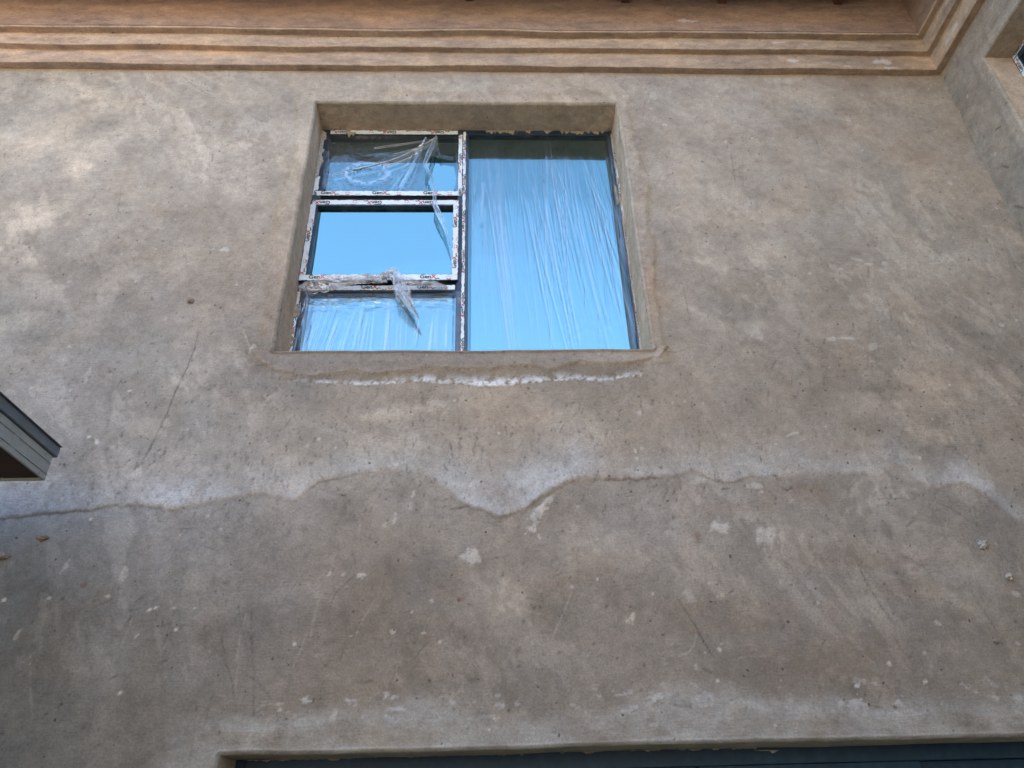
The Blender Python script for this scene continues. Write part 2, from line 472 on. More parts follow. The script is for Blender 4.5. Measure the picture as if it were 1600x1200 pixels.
def plaster_sheet(name, s_ax, z_ax, place, openings, parent, paint=None, seed=0, flip=False, reveal=REV, rr=.02, fade_top=True):
    """a plastered wall: a fine grid in (s, z) with real relief, rounded openings and their reveals"""
    S, Z = np.meshgrid(s_ax, z_ax, indexing='ij')
    S = S.astype(np.float32); Z = Z.astype(np.float32)
    col, mid, fine = base_tone(S, Z, seed)
    h = .010 * fbm(S * 1.1, Z * 1.1, 81 + seed, 3) + .005 * mid + .0012 * fine     # metres into the wall
    if paint: paint(col, h, s_ax, z_ax, S, Z)
    for (a, b, c, d) in openings:                                      # round over the edge of each opening
        dx = np.maximum(np.maximum(a - S, S - b), 0); dz = np.maximum(np.maximum(c - Z, Z - d), 0)
        dist = np.hypot(dx, dz)
        near = dist < rr
        q = np.clip(rr - dist, 0, rr)
        prof = rr - np.sqrt(np.maximum(rr * rr - q * q, 0))
        h = np.where(near, h * np.clip(dist / rr, 0, 1) + prof, h * sstep(rr, rr + .07, dist))
        h = h + 0
    wx, wz = warp(S, Z)
    ns, nz = S.shape
    P = place(S + wx, Z + wz, h)                                        # (ns, nz, 3)
    idx = np.arange(ns * nz).reshape(ns, nz)
    q = np.stack([idx[:-1, :-1], idx[1:, :-1], idx[1:, 1:], idx[:-1, 1:]], -1)
    if flip: q = q[..., ::-1]
    cs = (s_ax[:-1] + s_ax[1:]) / 2; cz = (z_ax[:-1] + z_ax[1:]) / 2
    CS, CZ_ = np.meshgrid(cs, cz, indexing='ij')
    keep = np.ones(CS.shape, bool)
    for (a, b, c, d) in openings:
        keep &= ~((CS > a) & (CS < b) & (CZ_ > c) & (CZ_ < d))
    quads = q[keep].reshape(-1, 4)
    V = [P.reshape(-1, 3)]; Q = [quads]; CC = [col.reshape(-1, 3)]; n = ns * nz
    for oi, (a, b, c, d) in enumerate(openings):                         # reveals
        per = []
        for side in range(4):
            if side == 0: pts = [(x, c) for x in s_ax[(s_ax >= a - 1e-6) & (s_ax <= b + 1e-6)]]
            if side == 1: pts = [(b, z) for z in z_ax[(z_ax >= c - 1e-6) & (z_ax <= d + 1e-6)]]
            if side == 2: pts = [(x, d) for x in s_ax[(s_ax >= a - 1e-6) & (s_ax <= b + 1e-6)]][::-1]
            if side == 3: pts = [(a, z) for z in z_ax[(z_ax >= c - 1e-6) & (z_ax <= d + 1e-6)]][::-1]
            pts = np.array(pts)
            dep = np.concatenate([[rr, rr + .003], np.linspace(rr + .01, reveal, 22)])
            A, D = np.meshgrid(np.arange(len(pts)), dep, indexing='ij')
            sx = pts[:, 0][A].astype(np.float32); sz = pts[:, 1][A].astype(np.float32)
            ux, uz = warp(sx, sz)
            run = (sx + sz)
            bump = .006 * fbm(run * 2.5 + side * 9, D * 4, 140 + side, 3) * sstep(rr, rr + .05, D)
            nrm = [(0, 1), (-1, 0), (0, -1), (1, 0)][side]
            Pq = place(sx + ux + nrm[0] * bump, sz + uz + nrm[1] * bump, D.astype(np.float32))
            c_, _, _ = base_tone((run * .8 + side * 11).astype(np.float32), (D * 1.3).astype(np.float32), seed + 5)
            c_ = c_ * np.array([1.36, 1.21, 1.10])
            m, kk = A.shape
            id2 = np.arange(m * kk).reshape(m, kk) + n
            q2 = np.stack([id2[:-1, :-1], id2[1:, :-1], id2[1:, 1:], id2[:-1, 1:]], -1).reshape(-1, 4)
            if not flip: q2 = q2[..., ::-1]
            V.append(Pq.reshape(-1, 3)); Q.append(q2); CC.append(c_.reshape(-1, 3)); n += m * kk
    V = np.concatenate(V).astype(np.float32); Q = np.concatenate(Q); CC = np.clip(np.concatenate(CC), .01, .85)
    me = bpy.data.meshes.new(name)
    me.vertices.add(len(V)); me.vertices.foreach_set('co', V.ravel())
    me.loops.add(Q.size); me.loops.foreach_set('vertex_index', Q.ravel().astype(np.int32))
    me.polygons.add(len(Q)); me.polygons.foreach_set('loop_start', (np.arange(len(Q)) * 4).astype(np.int32))
    me.update(calc_edges=True)
    ca = me.color_attributes.new('Col', 'FLOAT_COLOR', 'POINT')
    ca.data.foreach_set('color', np.concatenate([CC, np.ones((len(CC), 1))], 1).astype(np.float32).ravel())
    o = link(name, me, M['wall'], parent, True)
    me.update()
    return o

# --- marks of the front wall, all in wall metres (x, z)
SCAR = [(-5.054, 2.988), (-3.291, 2.999), (-2.383, 3.005), (-2.291, 3.003), (-2.204, 3.022), (-1.993, 3.039), (-1.782, 3.069), (-1.59, 3.049), (-1.376, 3.084), (-1.16, 3.118), (-1.03, 3.099), (-0.968, 3.067), (-0.891, 3.142), (-0.846, 3.177), (-0.752, 3.2), (-0.656, 3.224), (-0.526, 3.24), (-0.361, 3.227), (-0.261, 3.186), (-0.195, 3.133), (-0.145, 3.08), (-0.08, 3.044), (0.0, 3.009), (0.064, 2.994), (0.129, 2.997), (0.194, 3.02), (0.244, 3.057), (0.328, 3.111), (0.413, 3.152), (0.481, 3.183), (0.663, 3.174), (0.83, 3.179), (0.966, 3.195), (1.054, 3.219), (1.135, 3.2), (1.229, 3.159), (1.294, 3.147), (1.387, 3.193), (1.469, 3.181), (1.568, 3.165), (1.672, 3.178), (1.807, 3.173), (1.946, 3.185), (2.062, 3.173), (2.166, 3.234), (2.213, 3.219), (2.244, 3.152), (2.294, 3.094), (2.44, 3.124), (2.537, 3.109), (2.603, 3.054), (2.656, 2.969), (2.726, 2.892), (2.834, 2.83)]
SILL = [(-1.384, 4.115), (-1.292, 3.939), (-1.205, 3.875), (-1.094, 3.84), (-0.986, 3.818), (-0.846, 3.825), (-0.707, 3.849), (-0.599, 3.827), (-0.423, 3.851), (-0.209, 3.871), (-0.029, 3.848), (0.151, 3.876), (0.367, 3.857), (0.514, 3.89), (0.695, 3.876), (0.881, 3.905), (0.994, 3.93), (1.064, 4.009)]
EFF = [(-1.017, 3.785), (-0.91, 3.768), (-0.77, 3.758), (-0.646, 3.749), (-0.629, 3.753), (-0.489, 3.764), (-0.349, 3.775), (-0.207, 3.757), (0.006, 3.743), (0.148, 3.746), (0.326, 3.765), (0.506, 3.78), (0.649, 3.766), (0.759, 3.786), (0.879, 3.793)]
LIGHT = [(-2.984, 6.221, 0.143, 0.098, -10.0, 0.5), (-2.713, 6.174, 0.107, 0.077, -15.0, 0.6), (-3.047, 5.836, 0.236, 0.131, 20.0, 0.45), (-2.603, 5.617, 0.084, 0.215, -35.0, 0.55), (-3.002, 5.615, 0.21, 0.112, 25.0, 0.4), (-2.908, 4.979, 0.216, 0.121, 15.0, 0.4), (-2.815, 5.061, 0.178, 0.089, 30.0, 0.4), (-2.697, 4.19, 0.15, 0.073, 10.0, 0.6), (-2.875, 4.692, 0.159, 0.071, -10.0, 0.3), (-2.659, 5.434, 0.108, 0.06, 30.0, 0.45), (-2.105, 5.876, 0.131, 0.092, -20.0, 0.28), (-1.782, 5.653, 0.146, 0.082, -10.0, 0.35), (-1.573, 5.29, 0.099, 0.118, 0.0, 0.3), (-1.615, 3.816, 0.119, 0.075, 20.0, 0.42), (-1.48, 3.941, 0.106, 0.06, 10.0, 0.3), (-2.316, 6.041, 0.088, 0.068, 0.0, 0.25), (-2.559, 6.039, 0.115, 0.068, 20.0, 0.3), (1.506, 6.073, 0.329, 0.142, -5.0, 0.2), (1.876, 5.037, 0.11, 0.08, 0.0, 0.4), (1.766, 4.709, 0.139, 0.085, 0.0, 0.3), (1.55, 4.119, 0.083, 0.064, 10.0, 0.45), (2.028, 3.617, 0.144, 0.057, -5.0, 0.35), (2.196, 3.574, 0.094, 0.065, -25.0, 0.45), (2.411, 3.401, 0.12, 0.047, 0.0, 0.55), (2.328, 3.532, 0.064, 0.089, 20.0, 0.3), (-0.479, 3.582, 0.138, 0.04, 10.0, 0.3), (-0.581, 3.564, 0.069, 0.023, 0.0, 0.4), (-0.274, 3.632, 0.07, 0.032, 0.0, 0.3), (0.005, 3.677, 0.141, 0.058, 0.0, 0.25), (0.419, 3.533, 0.174, 0.056, 0.0, 0.3), (0.582, 3.396, 0.137, 0.077, 0.0, 0.22), (0.856, 3.393, 0.138, 0.046, 0.0, 0.2), (-0.952, 3.529, 0.101, 0.047, 0.0, 0.18), (-1.141, 3.669, 0.09, 0.04, 10.0, 0.2), (-0.668, 3.374, 0.2, 0.06, 0.0, 0.25), (-1.545, 4.206, 0.146, 0.139, 0.0, 0.18), (-2.482, 3.949, 0.21, 0.085, 0.0, 0.18), (0.459, 2.885, 0.083, 0.1, 0.0, 0.28), (0.561, 2.769, 0.125, 0.097, 0.0, 0.22), (0.058, 2.592, 0.139, 0.123, 10.0, 0.25), (0.116, 2.501, 0.078, 0.06, 20.0, 0.25), (2.213, 2.553, 0.157, 0.067, -30.0, 0.28), (2.435, 2.642, 0.096, 0.05, -30.0, 0.25), (2.096, 2.679, 0.063, 0.026, -30.0, 0.3), (2.094, 2.776, 0.077, 0.026, -20.0, 0.35), (-1.308, 2.707, 0.078, 0.19, 10.0, 0.2), (-1.129, 2.355, 0.04, 0.112, 5.0, 0.28), (-0.775, 2.518, 0.059, 0.18, 15.0, 0.2), (2.408, 2.399, 0.092, 0.047, -40.0, 0.22), (2.553, 3.779, 0.111, 0.174, 10.0, 0.15), (3.06, 4.575, 0.165, 0.212, 0.0, 0.18), (2.62, 6.19, 0.29, 0.087, 0.0, 0.18), (-0.162, 6.306, 0.375, 0.059, 0.0, 0.3), (2.293, 6.444, 0.148, 0.045, 0.0, 0.3), (-2.208, 6.848, 0.143, 0.08, 0.0, 0.2), (1.128, 2.092, 0.04, 0.015, 0.0, 0.3), (-0.941, 3.16, 0.096, 0.071, 0.0, 0.2), (-0.348, 2.914, 0.189, 0.1, 0.0, 0.15), (1.556, 5.802, 0.183, 0.093, 0.0, 0.2), (1.962, 6.008, 0.141, 0.098, 10.0, 0.2), (-0.402, 3.408, 0.067, 0.038, 0.0, 0.25)]
BROWN = [(1.827, 2.748, 0.353, 0.065, 0.0, 0.35), (1.235, 2.495, 0.398, 0.078, 0.0, 0.35), (1.585, 2.3, 0.359, 0.085, 5.0, 0.3), (0.334, 2.648, 0.123, 0.043, 0.0, 0.35), (0.527, 2.738, 0.081, 0.064, 0.0, 0.25), (0.952, 4.192, 0.054, 0.338, -8.0, 0.5), (1.032, 4.684, 0.04, 0.268, -8.0, 0.5), (1.036, 5.238, 0.038, 0.366, -10.0, 0.45), (1.059, 4.43, 0.063, 0.151, 0.0, 0.4), (-1.251, 4.464, 0.045, 0.302, 8.0, 0.45), (-1.27, 4.204, 0.051, 0.236, 8.0, 0.4), (-1.267, 3.939, 0.064, 0.087, 0.0, 0.4), (-0.115, 6.214, 0.747, 0.042, 0.0, 0.35), (3.012, 6.377, 0.296, 0.075, 0.0, 0.4), (2.399, 5.874, 0.28, 0.096, 0.0, 0.3), (2.152, 5.806, 0.277, 0.094, 0.0, 0.3), (2.998, 5.55, 0.182, 0.129, 0.0, 0.25), (-0.185, 2.642, 0.091, 0.055, 0.0, 0.3), (-0.598, 2.515, 0.178, 0.119, 0.0, 0.2), (-1.953, 2.569, 0.175, 0.09, 10.0, 0.25), (-1.977, 2.264, 0.167, 0.108, 10.0, 0.25), (-1.259, 2.441, 0.087, 0.116, 0.0, 0.2), (-0.121, 2.334, 0.174, 0.114, 0.0, 0.2), (1.058, 3.133, 0.166, 0.057, 0.0, 0.3), (1.206, 3.025, 0.197, 0.049, 0.0, 0.35), (1.521, 3.108, 0.134, 0.043, 0.0, 0.45), (1.685, 3.088, 0.087, 0.05, 0.0, 0.4), (-0.264, 3.295, 0.016, 0.037, -20.0, 0.6), (1.696, 3.744, 0.109, 0.085, 0.0, 0.25), (2.59, 3.778, 0.223, 0.086, 0.0, 0.25), (2.94, 5.811, 0.234, 0.136, 0.0, 0.2), (2.534, 4.326, 0.158, 0.148, 0.0, 0.2), (-0.491, 2.693, 0.152, 0.062, 0.0, 0.15), (1.254, 2.142, 0.174, 0.038, 0.0, 0.25), (-2.059, 5.062, 0.056, 0.044, 0.0, 0.3), (2.035, 2.587, 0.157, 0.043, 0.0, 0.3), (-1.057, 5.321, 0.041, 0.035, 0.0, 0.3), (1.989, 3.341, 0.104, 0.046, 0.0, 0.35), (-2.152, 3.82, 0.104, 0.084, 0.0, 0.2), (-2.465, 6.108, 0.089, 0.083, 0.0, 0.3), (-2.34, 6.355, 0.072, 0.102, 0.0, 0.35), (-3.133, 6.347, 0.063, 0.028, 0.0, 0.6)]
DARK = [(-0.801, 3.055, 0.127, 0.048, 0.0, 0.3), (-0.703, 3.019, 0.051, 0.076, 0.0, 0.45), (-2.114, 2.721, 0.148, 0.125, 0.0, 0.3), (-0.518, 3.12, 0.194, 0.042, 0.0, 0.3), (0.06, 2.746, 0.124, 0.044, 0.0, 0.2), (0.266, 2.499, 0.18, 0.077, 10.0, 0.25), (0.081, 2.248, 0.173, 0.11, 0.0, 0.2), (0.484, 3.002, 0.097, 0.068, 0.0, 0.2), (2.477, 3.335, 0.211, 0.054, 0.0, 0.25), (2.175, 3.264, 0.104, 0.029, 0.0, 0.3), (-2.772, 4.542, 0.225, 0.069, 0.0, 0.25), (-2.14, 2.43, 0.171, 0.173, 0.0, 0.25), (-1.196, 2.412, 0.173, 0.114, 0.0, 0.2), (-0.063, 2.224, 0.026, 0.024, 0.0, 0.6), (-0.074, 2.208, 0.04, 0.038, 0.0, 0.35), (-2.661, 5.839, 0.173, 0.065, 0.0, 0.2), (-3.087, 5.967, 0.174, 0.067, 20.0, 0.2), (-2.039, 5.062, 0.16, 0.089, 0.0, 0.2), (1.132, 6.07, 0.187, 0.142, 0.0, 0.18), (-0.202, 3.521, 0.137, 0.047, 0.0, 0.2), (-0.868, 3.376, 0.133, 0.06, 0.0, 0.2), (0.373, 3.324, 0.169, 0.052, 0.0, 0.2), (0.749, 3.356, 0.205, 0.061, 0.0, 0.22), (1.904, 4.003, 0.227, 0.054, 0.0, 0.2), (2.275, 3.718, 0.183, 0.033, 0.0, 0.35), (2.648, 3.039, 0.054, 0.057, -30.0, 0.5), (1.326, 4.38, 0.156, 0.303, 0.0, 0.12), (-2.17, 4.69, 0.23, 0.209, 0.0, 0.12), (-0.414, 2.396, 0.175, 0.086, 0.0, 0.2), (0.138, 2.34, 0.015, 0.014, 0.0, 0.7), (-1.646, 2.713, 0.029, 0.05, -10.0, 0.25), (-1.299, 3.69, 0.069, 0.165, 0.0, 0.12), (2.925, 4.087, 0.233, 0.286, 0.0, 0.15), (2.144, 3.912, 0.301, 0.089, 0.0, 0.14)]
WHITE = [(1.166, 2.91, 0.049, 0.03, -10.0, 0.9), (1.393, 2.873, 0.048, 0.037, 30.0, 0.6), (1.416, 2.846, 0.026, 0.033, 0.0, 0.5), (1.349, 2.847, 0.009, 0.01, 0.0, 0.8), (-0.07, 2.786, 0.037, 0.032, 10.0, 0.8), (0.222, 2.918, 0.029, 0.017, -40.0, 0.9), (0.257, 2.998, 0.023, 0.048, -35.0, 0.75), (0.305, 3.052, 0.046, 0.014, 45.0, 0.75), (0.284, 3.015, 0.026, 0.017, 20.0, 0.8), (0.25, 2.964, 0.012, 0.031, -10.0, 0.7), (0.262, 2.878, 0.006, 0.02, 15.0, 0.7), (1.662, 3.433, 0.035, 0.012, 20.0, 0.85), (-1.718, 2.727, 0.021, 0.028, 0.0, 0.5), (-2.18, 3.837, 0.014, 0.05, 0.0, 0.4), (-0.462, 3.275, 0.016, 0.011, 0.0, 0.8), (-0.607, 2.701, 0.015, 0.016, -30.0, 0.8), (-0.754, 2.71, 0.007, 0.025, -20.0, 0.6), (2.287, 2.773, 0.026, 0.019, 0.0, 0.35), (0.842, 3.568, 0.011, 0.016, 0.0, 0.5), (0.679, 2.473, 0.009, 0.024, -15.0, 0.8), (0.657, 2.462, 0.009, 0.009, 0.0, 0.7), (-0.436, 2.434, 0.011, 0.008, -30.0, 0.7), (-0.298, 2.425, 0.009, 0.006, 0.0, 0.7), (-0.625, 2.42, 0.011, 0.006, 0.0, 0.5), (-0.908, 2.136, 0.033, 0.005, 0.0, 0.5), (-0.668, 2.09, 0.014, 0.02, -20.0, 0.6), (1.584, 4.1, 0.034, 0.046, 30.0, 0.4), (2.031, 4.056, 0.023, 0.014, 0.0, 0.8), (2.126, 4.055, 0.061, 0.009, 0.0, 0.7), (2.259, 4.0, 0.027, 0.023, 0.0, 0.45), (2.405, 4.613, 0.049, 0.01, 0.0, 0.8), (2.516, 4.618, 0.021, 0.015, 0.0, 0.8), (2.345, 4.65, 0.033, 0.01, -10.0, 0.7), (2.49, 4.556, 0.024, 0.01, -25.0, 0.7), (2.621, 4.586, 0.021, 0.011, 20.0, 0.6), (2.705, 4.617, 0.024, 0.011, 0.0, 0.6), (2.838, 4.622, 0.058, 0.008, 0.0, 0.5), (2.224, 4.577, 0.016, 0.011, 30.0, 0.7), (2.633, 5.965, 0.019, 0.027, 0.0, 0.7), (2.648, 5.644, 0.009, 0.013, 0.0, 0.9), (2.492, 6.254, 0.015, 0.021, 0.0, 0.3), (2.517, 4.206, 0.015, 0.043, 15.0, 0.4), (3.083, 4.146, 0.016, 0.014, 0.0, 0.8), (1.952, 4.719, 0.009, 0.01, 0.0, 0.6), (3.172, 5.327, 0.018, 0.03, 0.0, 0.9), (-2.466, 4.493, 0.011, 0.009, 0.0, 0.5), (-2.248, 3.736, 0.01, 0.008, 0.0, 0.8), (-2.072, 3.454, 0.01, 0.008, 0.0, 0.8), (-2.024, 3.424, 0.01, 0.011, 0.0, 0.9), (-1.837, 4.208, 0.015, 0.018, 0.0, 0.5), (-1.478, 4.465, 0.007, 0.019, 0.0, 0.7), (-1.594, 4.741, 0.024, 0.02, -30.0, 0.7), (-1.313, 4.004, 0.011, 0.044, -20.0, 0.5), (-1.69, 5.8, 0.026, 0.039, 0.0, 0.4), (-3.194, 5.733, 0.012, 0.019, 0.0, 0.8), (1.57, 5.151, 0.021, 0.012, -20.0, 0.5), (1.769, 5.14, 0.043, 0.017, 30.0, 0.5), (2.02, 6.249, 0.038, 0.022, 0.0, 0.4), (1.239, 6.22, 0.033, 0.036, 0.0, 0.5), (1.282, 5.9, 0.018, 0.014, 0.0, 0.8), (1.399, 4.631, 0.008, 0.042, 0.0, 0.3), (1.097, 3.168, 0.04, 0.014, 10.0, 0.5), (1.386, 3.135, 0.04, 0.015, -10.0, 0.6), (1.419, 3.099, 0.013, 0.011, 0.0, 0.7), (-0.253, 3.632, 0.056, 0.016, -10.0, 0.35), (-0.548, 3.583, 0.055, 0.016, -10.0, 0.45), (-0.933, 3.388, 0.01, 0.011, 0.0, 0.5), (-0.36, 3.442, 0.01, 0.011, 0.0, 0.6), (-0.785, 3.375, 0.007, 0.008, 0.0, 0.8), (0.791, 3.333, 0.01, 0.012, 0.0, 0.7), (0.793, 3.292, 0.007, 0.008, 0.0, 0.8), (0.823, 3.348, 0.007, 0.007, 0.0, 0.8), (1.026, 3.627, 0.011, 0.012, 0.0, 0.6), (1.197, 3.629, 0.008, 0.008, 0.0, 0.8), (-2.129, 2.458, 0.012, 0.023, -20.0, 0.4), (-1.565, 2.55, 0.012, 0.006, 30.0, 0.8), (-1.537, 2.556, 0.012, 0.006, 35.0, 0.8), (-1.351, 2.558, 0.015, 0.006, 30.0, 0.8), (-1.446, 2.554, 0.008, 0.006, 0.0, 0.8), (-1.591, 2.436, 0.012, 0.006, 40.0, 0.6), (-2.007, 2.762, 0.011, 0.032, -20.0, 0.4), (-0.462, 2.975, 0.007, 0.017, 0.0, 0.8), (-0.457, 3.006, 0.006, 0.013, 0.0, 0.7), (-0.372, 3.111, 0.006, 0.017, -15.0, 0.7), (-0.507, 2.949, 0.012, 0.014, 0.0, 0.4), (-0.386, 3.049, 0.01, 0.017, 0.0, 0.3), (1.474, 2.859, 0.019, 0.019, 0.0, 0.3), (0.973, 2.575, 0.018, 0.031, 30.0, 0.3), (1.111, 2.573, 0.019, 0.006, 30.0, 0.3), (0.947, 2.254, 0.009, 0.014, 0.0, 0.5), (1.839, 2.244, 0.009, 0.011, 0.0, 0.9), (2.031, 2.235, 0.009, 0.008, 0.0, 0.4), (2.126, 2.422, 0.015, 0.009, -30.0, 0.5), (2.473, 2.328, 0.015, 0.008, -20.0, 0.7), (2.549, 2.556, 0.019, 0.012, -20.0, 0.6), (2.278, 2.093, 0.015, 0.011, -40.0, 0.5), (1.418, 2.632, 0.006, 0.006, 0.0, 0.8), (1.082, 2.355, 0.006, 0.006, 0.0, 0.9), (0.999, 2.317, 0.006, 0.006, 0.0, 0.8), (1.58, 2.525, 0.006, 0.012, 0.0, 0.8), (2.189, 2.976, 0.01, 0.01, 0.0, 0.3), (0.926, 2.176, 0.035, 0.005, -25.0, 0.35)]
RUST = [(1.053, 2.872, 0.013, 0.026, 0.0, 0.6), (-0.133, 2.577, 0.009, 0.012, 0.0, 0.95), (-0.118, 2.58, 0.012, 0.012, 0.0, 0.5), (-1.725, 4.341, 0.019, 0.024, 0.0, 0.85), (-1.892, 2.675, 0.015, 0.012, 0.0, 0.8), (0.965, 2.406, 0.012, 0.012, 0.0, 0.4), (-0.221, 2.639, 0.012, 0.012, 0.0, 0.5), (-0.888, 2.929, 0.012, 0.013, 0.0, 0.5), (2.096, 2.679, 0.019, 0.013, 0.0, 0.5), (2.64, 6.027, 0.014, 0.014, 0.0, 0.6), (-1.234, 5.233, 0.025, 0.029, 0.0, 0.2)]
